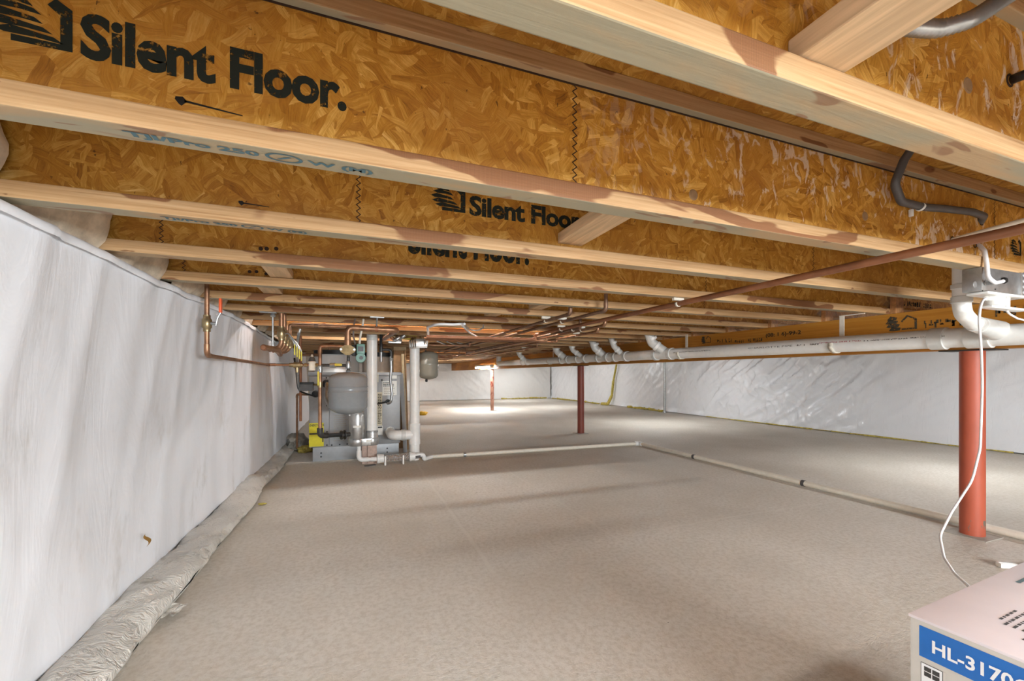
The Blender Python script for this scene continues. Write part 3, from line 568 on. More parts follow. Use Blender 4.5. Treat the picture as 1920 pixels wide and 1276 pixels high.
# ------------------------------------------------------------------ copper lines under the joists
def clip(t, p, r, up=.06, m='clip'):
    mb = MB(); pts = [V((p.x + (r + .003) * math.cos(a), p.y, p.z + (r + .003) * math.sin(a))) for a in [math.radians(k) for k in range(-200, 21, 20)]]
    for a, b in zip(pts, pts[1:]): mb.add([a + V((0, -.008, 0)), a + V((0, .008, 0)), b + V((0, .008, 0)), b + V((0, -.008, 0))], [(0, 1, 2, 3)])
    mb.box(p.x - .035, p.x + .035, p.y - .008, p.y + .008, p.z + r + .002, max(p.z + r + .008, ZJ - .001) if ZJ - p.z < .06 else p.z + r + .01)
    ob = mb.build('pipe_clip', M[m], t); sm = ob.modifiers.new('thick', 'SOLIDIFY'); sm.thickness = .003
def copper_run(label, pts, r, clips=(), m='copper', bend=.03, fittings=True, group=None):
    P = [V(p) for p in pts]; t = thing('copper_pipe', P[0], label, 'pipe', group)
    MB().tube(P, r, bend, 14).build('pipe', M[m], t)
    if fittings:
        for i in range(1, len(P) - 1):
            a, b, c = P[i] + (P[i - 1] - P[i]).normalized() * (bend + .018), P[i], P[i] + (P[i + 1] - P[i]).normalized() * (bend + .018)
            MB().tube([a, b, c], r * 1.18, bend, 14).build('elbow', M[m], t)
    for c in clips: clip(t, V(c), r)
    return t
zC = ZJ - .032
copper_run('long reddish copper pipe crossing below the joists towards the drain', [(1.72, -2.5, zC), (1.70, 3.86, zC), (1.70, 3.86, 1.35), (.62, 3.86, 1.345)], .0145, [(1.703, Y1 + 3 * SP + .028, zC), (1.70, Y1 + 6 * SP + .028, zC)], 'copper_red')
copper_run('hung copper branch with a short upright stub, first left of the long pipe', [(1.464, 2.24, ZJ + .07), (1.464, 2.24, zC), (1.464, 7.2, zC - .015)], .0115, [(1.464, Y1 + 5 * SP + .028, zC)], 'copper_dull')
copper_run('hung copper branch with short stub beside the taller-stubbed branch', [(1.33, 2.45, ZJ + .04), (1.33, 2.45, zC), (1.33, 7.0, zC - .015)], .0115, [(1.33, Y1 + 5 * SP + .028, zC)], 'copper_dull')
copper_run('copper branch hung directly right of the long reddish pipe', [(1.816, 3.17, ZJ + .1), (1.816, 3.17, zC), (1.83, 6.6, zC - .01)], .0115, [(1.816, Y1 + 6 * SP + .028, zC)], 'copper_dull')
copper_run('copper branch ending in a bright elbow below the joists', [(1.9, 2.92, ZJ + .1), (1.9, 2.92, zC), (1.92, 8.2, zC - .02)], .0125, [(1.9, Y1 + 6 * SP + .028, zC)], 'copper')
copper_run('copper branch running closest to the drain branches', [(2.11, 3.36, ZJ + .1), (2.11, 3.36, zC), (2.14, 8.3, zC - .02)], .0125, [(2.115, Y1 + 7 * SP + .028, zC)], 'copper')
copper_run('short bright copper branch beside the far end of the drain', [(2.45, 5.5, ZJ + .1), (2.45, 5.5, zC), (2.55, 8.3, zC - .01)], .012, [(2.5, Y1 + 12 * SP + .028, zC)], 'copper')
for k, (y, x0, z, (xa, ya, xb, yb, zb)) in enumerate(((4.02, .65, 1.352, (1.9, 2.92, 1.92, 8.2, zC - .02)), (4.2, .65, 1.36, (2.11, 3.36, 2.14, 8.3, zC - .02)), (4.42, .7, 1.366, (1.464, 2.24, 1.464, 7.2, zC - .015)), (5.0, .8, 1.35, (1.33, 2.45, 1.33, 7.0, zC - .015)))):
    f_ = (y - ya) / (yb - ya); x1 = xa + (xb - xa) * f_; zr = zC + (zb - zC) * f_
    t = copper_run(('bright cross pipe nearest the long reddish pipe end', 'second bright cross pipe running from the zone valves', 'third bright cross pipe running from the zone valves', 'farthest cross pipe behind the zone valves')[k], [(x0, y, z), (x1, y, z), (x1, y, zr)], .011, (), 'copper', bend=.014, fittings=False)
    MB().cyl((x1, y - .024, zr + (zb - zC) * -.024 / (yb - ya)), (x1, y + .024, zr + (zb - zC) * .024 / (yb - ya)), .0148, 14).build('tee', M['copper'], t)
for k in range(5):
    y = Y1 + SP * (13 + 2 * k) + FW / 2 - .6; x = .9 + .1 * k
    copper_run('bright copper heating pipe crossing under the far joists', [(x, y, 1.355), (x + .8, y + .15, 1.355), (x + .8, y + .6, 1.352), (x + .8, y + .6, ZJ)], .011, (), 'copper', group='far heating pipes')
a = V((1.15, 5.1, 1.41)); 
for k in range(3): copper_run('slanted bright pipe among the far heating pipes', [(.95 + .16 * k, 5.16 + .12 * k, 1.418), (1.25 + .16 * k, 5.92, 1.416)], .011, (), 'steel', fittings=False, group='slanted far pipes')

# ---- riser on the left wall with orange valve, and the fill line to the expansion tank
YT = 4.38; xW = -.73
fl = thing('fill_line', (xW, 2.6, 1.1), 'copper riser with orange-handled valve turning along the white blanket to the boiler', 'pipe')
pv = pt(388, 600, X=xW); yV = pv.y; zE = pt(388, 666, X=xW).z; zT = 1.09
MB().tube([(xW, yV, ZJ + .1), (xW, yV, zE), (xW, YT, zT), (-.32, YT, zT)], .0115, .03, 14).build('pipe', M['copper'], fl)
MB().tube([(xW, yV, zE + .06), (xW, yV, zE), (xW, yV + .06, zE)], .0135, .03, 14).build('elbow', M['copper'], fl); MB().tube([(xW, YT - .06, zT), (xW, YT, zT), (xW + .06, YT, zT)], .0135, .03, 14).build('elbow', M['copper'], fl)
zv = pt(388, 606, X=xW).z
vb = MB().lathe([(.013, -.045), (.017, -.044), (.017, -.028), (.023, -.02), (.023, .02), (.017, .028), (.017, .044), (.013, .045)], (xW, yV, zv), (0, 0, 1), 16).build('valve_body', M['brass'], fl)
MB().cyl((xW, yV, zv), (xW + .045, yV - .01, zv), .009).build('stem', M['steel'], vb)
MB().tube([(xW + .042, yV - .01, zv - .01), (xW + .05, yV - .01, zv + .03), (xW + .064, yV - .01, zv + .06), (xW + .064, yV - .01, zv + .09)], .004, .01, 8).build('lever', M['steel'], vb)
MB().box(xW + .058, xW + .07, yV - .022, yV + .002, zv + .058, zv + .135, .004).build('grip', M['orange'], vb)
for px, prof in ((557, [(.012, -.05), (.02, -.048), (.02, -.03), (.027, -.028), (.027, .028), (.02, .03), (.02, .048), (.012, .05)]),):
    p = pt(px, 684, Y=YT); MB().lathe(prof, (p.x, YT, zT), (1, 0, 0), 16).build('backflow_valve', M['brass'], fl); MB().cyl((p.x, YT, zT), (p.x, YT, zT - .07), .014).build('drain_port', M['brass'], fl)
for px in (545, 573, 594): p = pt(px, 684, Y=YT); MB().lathe([(.017, -.012), (.019, 0), (.017, .012)], (p.x, YT, zT), (1, 0, 0), 8).build('union_nut', M['brass'], fl)
p = pt(585, 684, Y=YT); rg = MB().lathe([(.03, -.05), (.03, .02), (.036, .022), (.036, .032), (.03, .036), (.016, .075), (.012, .08), (.008, .1)], (p.x, YT, zT), (0, 0, 1), 18).build('pressure_regulator', M['clip'], fl)
MB().lathe([(.032, .034), (.026, .06), (.014, .078)], (p.x, YT, zT), (0, 0, 1), 18).build('cap', M['darkgrey'], rg)
# ---- expansion tank
p = pt(653, 684, Y=YT); tx = p.x; zt_, zb_ = pt(653, 697, Y=YT).z, pt(653, 776, Y=YT).z; RT = .176
et = thing('expansion_tank', (tx, YT, zb_), 'large grey enamel expansion tank hanging in front of the boiler', 'tank')
H_ = zt_ - zb_; prof = [(.004, 0), (.06, .004), (.11, .016), (.15, .04), (.171, .06), (RT, .075)]
prof += [(RT, H_ * .52), (RT + .004, H_ * .535), (RT, H_ * .55), (RT, H_ * .64), (RT + .005, H_ * .655), (RT, H_ * .67), (RT, H_ - .065), (.17, H_ - .048), (.145, H_ - .026), (.09, H_ - .008), (.02, H_)]
MB().lathe(prof, (tx, YT, zb_), (0, 0, 1), 48).build('shell', M['tank'], et)
MB().tube([(tx, YT, zt_ - .01), (tx, YT, 1.185), (tx, 3.42, 1.185)], .014, .02, 12).build('stem', M['iron'], et)
MB().lathe([(.022, -.03), (.024, -.02), (.024, .03), (.02, .04)], (tx, YT, zT), (0, 0, 1)).build('tee', M['steel'], et); MB().lathe([(.02, 0), (.022, .012), (.016, .02)], (tx, YT, zt_), (0, 0, 1), 8).build('nut', M['steel'], et)
MB().cyl((-.31, YT, zT), (tx, YT, zT), .013).build('nipple', M['iron'], et)
q = pt(634, 684, Y=YT); vv = MB().lathe([(.016, -.03), (.022, -.025), (.022, .025), (.016, .03)], (pt(624, 684, Y=YT).x, YT, zT), (1, 0, 0), 8).build('ball_valve', M['steel'], et); MB().box(q.x - .03, q.x + .035, YT - .034, YT - .024, zT - .008, zT + .016, .003).build('grip', M['yellowgrip'], vv)
# ---- return line: copper drop with yellow ball valve, black hose into the vent housing
px = pt(600, 700, Y=YT).x; zlow = pt(600, 812, Y=YT).z; zhi = pt(600, 648, Y=YT).z
rl = thing('return_line', (px, YT, zlow), 'copper drop with yellow ball valve and black hose in front of the energy tag', 'pipe')
pe = pt(648, 648, Y=YT)
MB().tube([(px, YT, zlow), (px, YT, zhi), (pe.x, YT - .0, zhi)], .0165, .03, 16).build('pipe', M['copper'], rl)
MB().tube([(px, YT, zhi - .07), (px, YT, zhi), (px + .07, YT, zhi)], .02, .03, 16).build('elbow', M['copper'], rl)
MB().tube([pt(560, 665, Y=YT + .15), pt(600, 665, Y=YT)], .0145, 0, 14).build('side_pipe', M['copper_dull'], rl)
p = pt(600, 692, Y=YT); bv = MB().lathe([(.017, -.035), (.023, -.03), (.027, 0), (.023, .03), (.017, .035)], (px, YT, p.z), (0, 0, 1), 12).build('ball_valve', M['steel'], rl)
MB().box(px - .02, px - .004, YT - .045, YT - .033, pt(600, 722, Y=YT).z, p.z - .02, .004).build('grip', M['yellowgrip'], bv); MB().cyl((px, YT, p.z), (px - .01, YT - .045, p.z - .01), .008).build('stem', M['steel'], bv)
MB().lathe([(.024, -.05), (.024, 0)], (px, YT, p.z - .12), (0, 0, 1)).build('tee', M['brass'], rl)
hE = pt(648, 813, Y=4.86); MB().tube([(px, YT, zlow + .05), (px, YT, zlow - .02), (px + .06, YT + .05, zlow - .03)], .027, .035, 16).build('street_elbow', M['iron'], rl)
MB().tube([(px + .05, YT + .045, zlow - .03), (hE.x - .03, 4.8, hE.z)], .021, 0, 16).build('hose', M['black'], rl)
MB().lathe([(.03, 0), (.048, .004), (.048, .018), (.03, .022), (.03, .035), (.05, .038), (.05, .05), (.024, .055), (.022, .1)], (hE.x - .05, 4.78, hE.z), (1, .35, 0), 20).build('flange', M['iron'], rl)
# ---- zone risers with yellow handles and header on the left
zx = -.478; zh = 1.2
hd = thing('zone_header', (-.56, 3.6, 1.2), 'copper header with four curved risers and yellow-handled valves by the blanket', 'pipe')
MB().tube([pt(494, 651, Y=3.18), pt(520, 655, Y=3.36), V((zx - .1, 4.0, 1.17))], .02, 0, 16).build('header', M['copper'], hd)
hx0 = pt(494, 651, Y=3.18)
MB().lathe([(.0, -.012), (.014, -.01), (.021, 0), (.021, .02)], hx0, (0.1, 1, -.05), 16).build('end_cap', M['copper_red'], hd)
for k in range(4):
    y = 3.36 + .14 * k; top_ = ZJ + .08 if k < 2 else ZJ - .05; r_ = .0145 if k else .0165
    rs = MB().tube([(zx, y, top_), (zx, y, 1.19), (zx - .08, y + .02, 1.175)], r_, .05, 14).build('riser', M['copper'], hd)
    zz = 1.29 - .01 * k; MB().lathe([(.016, -.05), (.022, -.048), (.022, -.03), (.028, -.02), (.028, .02), (.022, .03), (.022, .048), (.016, .05)], (zx, y, zz), (0, 0, 1), 14).build('valve_body', M['brass'], rs)
    MB().tube([(zx, y, zz), (zx + .05, y - .01, zz), (zx + .075, y - .012, zz - .05), (zx + .085, y - .012, zz - .08)], .0045, .02, 8).build('lever', M['steel'], rs); MB().box(zx + .081, zx + .09, y - .016, y - .007, zz - .15, zz - .07, .003).build('grip', M['yellowgrip'], rs)
MB().tube([(zx, 3.78, ZJ - .07), (zx, 3.78, zC), (.12, 3.78, zC)], .0145, .03, 14).build('cross_pipe', M['copper'], hd)
for x in (-.3, -.05): MB().lathe([(.017, 0), (.017, .03)], (x, 3.78, zC), (1, 0, 0)).build('coupling', M['copper_dull'], hd)
p = pt(513, 650, Y=3.33); rd = thing('hanger_rod', (p.x, 3.32, p.z), 'galvanised rod with flat plate hanging the copper header from a joist', 'hanger'); MB().cyl((p.x, 3.3, p.z - .01), (p.x, 3.3, ZJ - .004), .006).build('rod', M['steel'], rd); MB().box(p.x - .08, p.x + .022, 3.275, 3.322, ZJ - .006, ZJ - .001).build('plate', M['steel'], rd); MB().lathe([(.012, 0), (.018, .01), (.008, .03)], (p.x, 3.3, ZJ - .034)).build('cup', M['steel'], rd)
# ---- circulator pump with its thick copper pipe
YP = 3.38; zP = pt(653, 614, Y=YP).z; fx = pt(652, 655, Y=YP)
pm = thing('pump_pipe', (fx.x, YP, fx.z), 'thick copper pipe bending down to the brass flange of the green pump', 'pipe')
e1 = pt(745, 616, Y=YP)
MB().tube([(fx.x, YP, fx.z), (fx.x, YP, zP), (e1.x, YP, zP - .005), (e1.x - .06, YP + .55, zP - .03)], .0185, .035, 20).build('pipe', M['copper'], pm)
MB().tube([(fx.x, YP, zP - .09), (fx.x, YP, zP), (fx.x + .08, YP, zP)], .0225, .035, 20).build('elbow', M['copper'], pm); MB().tube([(e1.x - .09, YP, zP - .004), (e1.x, YP, zP - .005), (e1.x - .012, YP + .09, zP - .01)], .0225, .035, 20).build('elbow', M['copper'], pm); MB().cyl((fx.x, YP, fx.z + .02), (fx.x, YP, fx.z + .075), .024).build('socket', M['copper'], pm)
def dia(u, v, d, c=fx): return V((c.x + u, YP - .02 + d - v * .3, c.z + v - .005))
MB().prism([(-.058, .004), (-.05, .018), (-.02, .036), (.02, .036), (.05, .018), (.058, .004), (.05, -.012), (.015, -.036), (-.015, -.036), (-.05, -.012)], dia, .014).build('flange', M['brass'], pm)
for s in (-1, 1): MB().lathe([(.009, -.012), (.009, .02)], dia(s * .046, .004, 0), (0, 1, 0), 8).build('bolt', M['steel'], pm)
h1 = pt(706, 598, Y=YP); MB().box(h1.x - .05, h1.x + .05, 3.275, 3.325, ZJ - .006, ZJ - .001).build('hanger_plate', M['steel'], pm); MB().tube([(h1.x, 3.30, ZJ - .004), (h1.x, YP - .02, zP + .02)], .007, 0, 8).build('hanger_rod', M['steel'], pm); MB().lathe([(.0225, -.012), (.0225, .012)], (h1.x, YP, zP - .003), (1, 0, 0)).build('hanger_ring', M['copper_red'], pm)
gp0 = pt(676, 660, Y=YP); pu = thing('circulator_pump', gp0, 'green circulator pump with black motor collar beside the brass flange', 'pump')
MB().box(gp0.x - .028, gp0.x + .03, YP - .05, YP + .03, pt(676, 664, Y=YP).z, pt(676, 645, Y=YP).z, .007).build('terminal_box', M['green'], pu)
MB().lathe([(.033, 0), (.036, .006), (.036, .05), (.02, .055)], (gp0.x, YP - .055, pt(676, 671, Y=YP).z), (0, 1, 0), 24).build('motor_end', M['green'], pu); MB().lathe([(.014, 0), (.014, .004)], (gp0.x + .004, YP - .059, pt(676, 671, Y=YP).z), (0, 1, 0)).build('vent_plug', M['darkgrey'], pu)
MB().box(gp0.x - .06, gp0.x - .027, YP + .012, YP + .06, pt(668, 667, Y=YP).z, pt(668, 646, Y=YP).z, .006).build('collar', M['black'], pu); MB().box(gp0.x - .02, gp0.x + .02, YP - .052, YP - .049, pt(676, 659, Y=YP).z, pt(676, 650, Y=YP).z).build('plate', M['darkgrey'], pu)
for px, m_ in ((665, 'steel'), (673, 'clip')): 
    a_ = pt(px + 1, 645, Y=YP); MB().tube([a_, a_ + V((-.012 if px == 665 else .006, .03, .06)), a_ + V((-.014 if px == 665 else .02, .05, .13)), a_ + V((-.0 if px == 665 else .03, .09, .2))], .006 if px == 665 else .008, .03, 8).build('conduit', M[m_], pu)

# ------------------------------------------------------------------ boiler
BY = 5.36; bx0, bx1 = -.48, .54
bo = thing('gas_boiler', (.03, 5.7, 0), 'large grey sheet-metal boiler with yellow energy tag and paper labels', 'boiler')
zt = pt(600, 697, Y=BY).z; zm = pt(600, 838, Y=BY).z
MB().box(bx0, bx1, BY, BY + .54, zm, zt - .02, .006).build('cabinet', M['boiler'], bo); MB().box(bx0 - .01, bx1 + .012, BY - .015, BY + .55, zt - .045, zt, .006).build('lid', M['boiler'], bo); MB().box(bx0 + .04, bx1 - .02, BY - .02, BY + .53, 0, zm + .002, .004).build('plinth', M['plinth'], bo)
sx = pt(617, 780, Y=BY).x; MB().box(bx0 + .004, sx, BY - .012, BY + .01, zm + .006, zt - .05, .004).build('front_panel', M['boiler'], bo); MB().box(sx + .004, pt(708, 780, Y=BY).x, BY - .010, BY + .01, zm + .006, zt - .05, .004).build('front_panel', M['plinth'], bo); MB().box(pt(708, 780, Y=BY).x + .004, bx1 - .004, BY - .013, BY + .01, zm + .006, zt - .05, .004).build('front_panel', M['boiler'], bo)
def face(px0, py0, px1, py1, d, name, m_, th=.003, par=None):
    a, b = pt(px0, py0, Y=BY - d), pt(px1, py1, Y=BY - d); return MB().box(a.x, b.x, BY - d - th, BY - d + .0005, b.z, a.z).build(name, M[m_], par or bo, smooth=False)
def scribble(name, px0, py0, px1, rows, dy, d, m_='print', par=None, hh=1.6, frac=1.0):
    m = MB()
    for k in range(rows):
        a = pt(px0, py0 + k * dy, Y=BY - d); b = pt(px0 + (px1 - px0) * (random.uniform(.65, 1) * frac), py0 + k * dy + hh, Y=BY - d); x = a.x
        while x < b.x:
            wd = random.uniform(.006, .02); m.box(x, min(x + wd, b.x), BY - d - .001, BY - d, b.z, a.z); x += wd + .005
    return m.build(name, M[m_], par or bo, smooth=False)
e = face(579.5, 793, 607, 836, .016, 'energy_tag', 'yellowtag'); a = pt(581, 799.5, Y=BY - .02)
text_mesh('ENERGYGUIDE', lambda u, v: V((a.x + u, BY - .0205, a.z + v)), height=.026, width=.15, bold=.02).build('lettering', M['print'], e, smooth=False, fix=False)
face(580, 812, 607, 813.5, .0195, 'rule_line', 'print', .001, e); face(604.2, 820, 606.4, 828, .0195, 'small_print', 'print', .001, e)
nt = face(717, 714, 744, 740.5, .016, 'paper_note', 'paper'); scribble('handwriting', 718.5, 716.5, 743, 3, 3.0, .0195, 'print', nt, 1.4); scribble('form_lines', 720, 727, 743, 4, 3.2, .0195, 'concwall', nt, .7)
face(730, 703.5, 744, 709.5, .016, 'label', 'paper'); face(708, 701, 709.5, 716, .016, 'label', 'cream'); l2 = face(707.5, 735, 716.5, 797, .016, 'long_label', 'cream'); scribble('small_print', 708.5, 738, 715.8, 19, 3.0, .0195, 'inkgrey', l2, 1.7)
l3 = face(707.5, 798, 717.5, 814.5, .016, 'label', 'paper'); face(708.5, 799.5, 716.5, 802, .0195, 'bar', 'print', .001, l3)
scribble('print_block', 626, 778, 652, 13, 3.9, .0125, 'concwall', None, .9)
for px, py in ((612, 708), (613, 760), (613, 809), (613, 834), (622, 834), (637, 833), (651, 832), (587, 835)): p = pt(px, py, Y=BY - .013); MB().lathe([(.009, 0), (.007, .005)], p, (0, -1, 0), 10).build('screw', M['black'], bo)
for px, py in ((602, 849), (602, 856), (726, 840), (726, 847)): p = pt(px, py, Y=BY - .021); MB().lathe([(.009, 0), (.007, .004)], p, (0, -1, 0), 10).build('screw', M['black'], bo)
for px, py, r_ in ((613, 719, .05), (592, 738, .04)): p = pt(px, py, Y=BY - .013); MB().lathe([(r_, 0), (r_, .03), (r_ * .7, .04), (r_ * .3, .042)], p, (0, -1, 0), 20).build('knob', M['black'], bo)
p = pt(716, 712, Y=BY - .013); MB().lathe([(.012, 0), (.01, .012)], p, (0, -1, 0), 12).build('grommet', M['black'], bo)
# aquastat box, silver flex loops
a, b = pt(560, 717, Y=4.75), pt(587, 732, Y=4.75); aq = thing('aquastat_box', (a.x, 4.78, b.z), 'small black control box fixed left of the copper drop', 'control box'); MB().box(a.x, b.x, 4.72, 4.82, b.z, a.z, .006).build('case', M['darkgrey'], aq); MB().box(a.x - .004, b.x + .004, 4.715, 4.825, a.z - .018, a.z + .004, .004).build('cover', M['black'], aq); MB().cyl((b.x, 4.77, (a.z + b.z) / 2 + .02), (b.x + .06, 4.6, (a.z + b.z) / 2 + .02), .011).build('nipple', M['brass'], aq)
def cable(name, pts, r, m_, label, cat, bend=.08): return MB().tube(pts, r, bend, 10, arc=8).build(name, M[m_], label=label, cat=cat)
cable('flex_conduit', [pt(613, 719, Y=5.3), pt(613, 719, Y=5.1), pt(611, 745, Y=5.05), pt(618, 762, Y=5.0), pt(640, 770, Y=4.9)], .02, 'steel', 'silver flexible conduit looping from black knob behind the expansion tank', 'conduit')
cable('flex_conduit', [pt(733, 668, Y=5.0), pt(733.5, 690, Y=5.0), pt(732, 712, Y=5.0), pt(735, 738, Y=5.0), pt(733, 754, Y=5.0), pt(727, 756, Y=5.05)], .016, 'steel', 'silver flexible conduit hanging in front of the paper note', 'conduit')
gv = thing('relief_valve', pt(715, 680, Y=5.0), 'black relief pipe with steel tee beside the tall vent pipe', 'pipe')
MB().cyl(pt(714.5, 619, Y=5.0), pt(714.5, 660, Y=5.0), .017).build('pipe', M['black'], gv); MB().lathe([(.02, -.03), (.022, 0), (.02, .03)], pt(714.5, 655, Y=5.0)).build('tee', M['iron'], gv); MB().cyl(pt(714.5, 655, Y=5.0), pt(714.5, 678, Y=5.0), .015).build('outlet', M['steel'], gv)
MB().tube([pt(714.5, 655.5, Y=5.0), pt(733.5, 655.5, Y=5.0), pt(733.5, 672, Y=5.0)], .016, .03, 12).build('elbow', M['iron'], gv); MB().lathe([(.022, -.03), (.022, .0)], pt(733.5, 671, Y=5.0), (0, 0, 1), 8).build('nut', M['steel'], gv)
p = pt(727, 752.5, Y=5.1); sw = thing('sensor_fitting', p, 'round black sensor fitting with flat bracket at the conduit end', 'fitting'); MB().lathe([(.028, 0), (.028, .025), (.018, .027), (.016, .02)], p, (0, -1, 0), 20).build('ring', M['black'], sw); MB().tube([p, pt(708, 757, Y=5.25)], .011, 0, 8).build('bracket', M['iron'], sw)
# ---- vent fan housing, vents
vy = 4.92
vt = thing('vent_pipe', (pt(697, 760, Y=vy).x, vy, .3), 'tall white vent pipe standing on the silver fan housing', 'pipe'); vx = pt(697.5, 760, Y=vy).x
MB().cyl((vx, vy, pt(697, 806, Y=vy).z - .02), (vx, vy, ZJ + .06), .056, 32).build('pipe', M['pvc'], vt); MB().lathe([(.0565, 0), (.058, .002), (.058, .05), (.0565, .052)], (vx, vy, pt(697, 638, Y=vy).z)).build('collar', M['pvcgrey'], vt)
cz = pt(697, 806, Y=vy).z; cl_ = MB().lathe([(.058, -.085), (.062, -.083), (.062, -.05), (.06, -.045), (.06, -.01), (.062, 0), (.058, .002)], (vx, vy, cz)).build('clamp_adapter', M['silver'], vt); MB().lathe([(.064, -.02), (.064, -.008)], (vx, vy, cz)).build('band', M['steel'], cl_)
fh = thing('fan_housing', (pt(670, 800, Y=vy).x, vy, .2), 'silver draft fan canister on a rounded metal base under the grey tank', 'fan'); cx = pt(669.5, 800, Y=vy).x
z1, z0 = pt(669, 774, Y=vy).z, pt(669, 821, Y=vy).z
MB().lathe([(.078, 0), (.08, .004), (.08, z1 - z0), (.07, z1 - z0 + .03), (.03, z1 - z0 + .04)], (cx, vy, z0 - .02), (0, 0, 1), 36).build('canister', M['silver'], fh)
MB().box(cx - .04, cx + .04, vy - .0835, vy - .075, pt(669, 800, Y=vy).z, pt(669, 796, Y=vy).z).build('label', M['paper'], fh)
zz0, zz1 = pt(682, 834, Y=vy).z, pt(682, 820, Y=vy).z; m = MB()
for x_, r_ in ((cx, .088), (vx, .072)): m.lathe([(r_ * .9, 0), (r_, .012), (r_, zz1 - zz0 - .012), (r_ * .93, zz1 - zz0)], (x_, vy, zz0), (0, 0, 1), 32)
m.box(cx, vx, vy - .07, vy + .07, zz0 + .003, zz1 - .003, .004); m.build('base', M['silver'], fh); a = pt(687, 829, Y=vy - .08); MB().box(a.x, a.x + .06, vy - .0755, vy - .06, a.z, a.z + .028).build('label', M['paper'], fh)
for px in (655.5, 680): p = pt(px, 778, Y=vy - .075); MB().lathe([(.008, 0), (.008, .006)], p, (0, -1, 0), 10).build('screw', M['whitetank'], fh)
for k, (pa, pb, dz) in enumerate(((678.5, 688.4, 0), (688.6, 706, -.005))):
    a, b = pt(pa, 838, Y=5.03), pt(pb, 857.5, Y=5.03); a.z = zz0 + .003
    MB().box(a.x, b.x, 5.0 - .02 * k, 5.1, .0, a.z, .004).build('support_brick', M['brick'], label='narrow pinkish brick standing under the silver fan base' if k == 0 else 'wider pinkish brick standing under the silver fan base', cat='brick')
# ---- condensate neutraliser
ny = 4.88; nzc = pt(745, 857, Y=ny).z
nt_ = thing('neutralizer', (pt(745, 857, Y=ny).x, ny, 0), 'clear tube of brown granules with white end caps on the slab', 'filter')
X_ = lambda px: pt(px, 857, Y=ny).x
tb = MB().lathe([(.043, 0), (.043, X_(768) - X_(719)), (.040, X_(768) - X_(719)), (.040, 0)], (X_(719), ny, nzc), (1, 0, 0), 24).build('clear_tube', M['clear'], nt_)
m = MB()
for k in range(330):
    x = random.uniform(X_(721), X_(767)); a = random.uniform(0, 6.283); r_ = .034 * math.sqrt(random.random()); c = V((x, ny + r_ * math.cos(a), nzc + min(r_ * math.sin(a), .024))); s = random.uniform(.005, .008)
    m.add([c + V((s, 0, 0)), c - V((s, 0, 0)), c + V((0, s, 0)), c - V((0, s, 0)), c + V((0, 0, s)), c - V((0, 0, s))], [(0, 2, 4), (2, 1, 4), (1, 3, 4), (3, 0, 4), (2, 0, 5), (1, 2, 5), (3, 1, 5), (0, 3, 5)])
m.build('granules', M['gravel'], nt_, kind='stuff', smooth=False)
for pa, pb in ((706.5, 719.5), (767, 778)):
    L_ = X_(pb) - X_(pa); MB().lathe([(.03, 0), (.052, .004), (.052, L_ * .4), (.047, L_ * .45), (.047, L_), (.042, L_)], (X_(pa), ny, nzc), (1, 0, 0), 24).build('end_cap', M['pvc'], nt_)
for px in (722, 755.5): MB().box(X_(px) - .009, X_(px) + .009, ny - .052, ny - .044, 0, nzc + .03, .003).build('foot_clip', M['pvc'], nt_); MB().box(X_(px) - .009, X_(px) + .009, ny - .05, ny + .05, 0, .012, .003).build('foot', M['pvc'], nt_)
cp = thing('condensate_trap', (X_(675), ny, .05), 'small white elbow pipe from the fan base to the granule tube', 'pipe')
p1 = pt(673, 838, Y=ny); MB().tube([(p1.x, ny, zz0 + .01), (p1.x, ny, nzc), (X_(708), ny, nzc)], .021, .03, 16).build('pipe', M['pvc'], cp); MB().tube([(p1.x, ny, nzc + .1), (p1.x, ny, nzc), (p1.x + .1, ny, nzc)], .026, .04, 16).build('elbow', M['pvc'], cp); MB().lathe([(.026, 0), (.026, .06)], (X_(696), ny, nzc), (1, 0, 0)).build('coupling', M['pvc'], cp)
co = thing('condensate_outlet', (X_(785), ny, 0), 'white double elbow joining the granule tube to the slab pipe', 'pipe')
MB().tube([(X_(776), ny, nzc), (X_(783), ny, nzc + .012), (X_(794), ny, nzc + .012), (X_(795), ny + .0, zc + .005), (.87, yA + .02, zc)], .024, .025, 14).build('pipe', M['pvc'], co); MB().cyl((X_(777), ny - .02, nzc - .01), (X_(788), ny - .02, nzc - .004), .016).build('barb', M['darkgrey'], co)
# ---- second PVC stack with tee and elbow
sy = 5.05; sxx = pt(777.5, 760, Y=sy).x; st = thing('intake_pipe', (sxx, sy, 0), 'white stack pipe with a tee and curved elbow left of the open slab', 'pipe')
MB().cyl((sxx, sy, 0), (sxx, sy, pt(777, 636, Y=sy).z), .057, 32).build('pipe', M['pvc'], st)
zt1, zt0 = pt(777, 793, Y=sy).z, pt(777, 832, Y=sy).z; te = MB().lathe([(.058, 0), (.065, .002), (.065, .05), (.063, .055), (.063, zt1 - zt0 - .055), (.065, zt1 - zt0 - .05), (.065, zt1 - zt0), (.058, zt1 - zt0 + .002)], (sxx, sy, zt0), (0, 0, 1), 32).build('tee', M['pvc'], st)
ze = pt(745, 815.5, Y=sy).z; exL = pt(727, 815, Y=sy).x + .05
MB().tube([(sxx, sy, ze), (exL, sy, ze), (exL, sy + .32, ze + .01)], .057, .075, 24).build('elbow', M['pvc'], st); MB().lathe([(.058, 0), (.064, .002), (.064, .045), (.058, .047)], (exL + .1, sy, ze), (1, 0, 0), 28).build('rim', M['pvcgrey'], st)
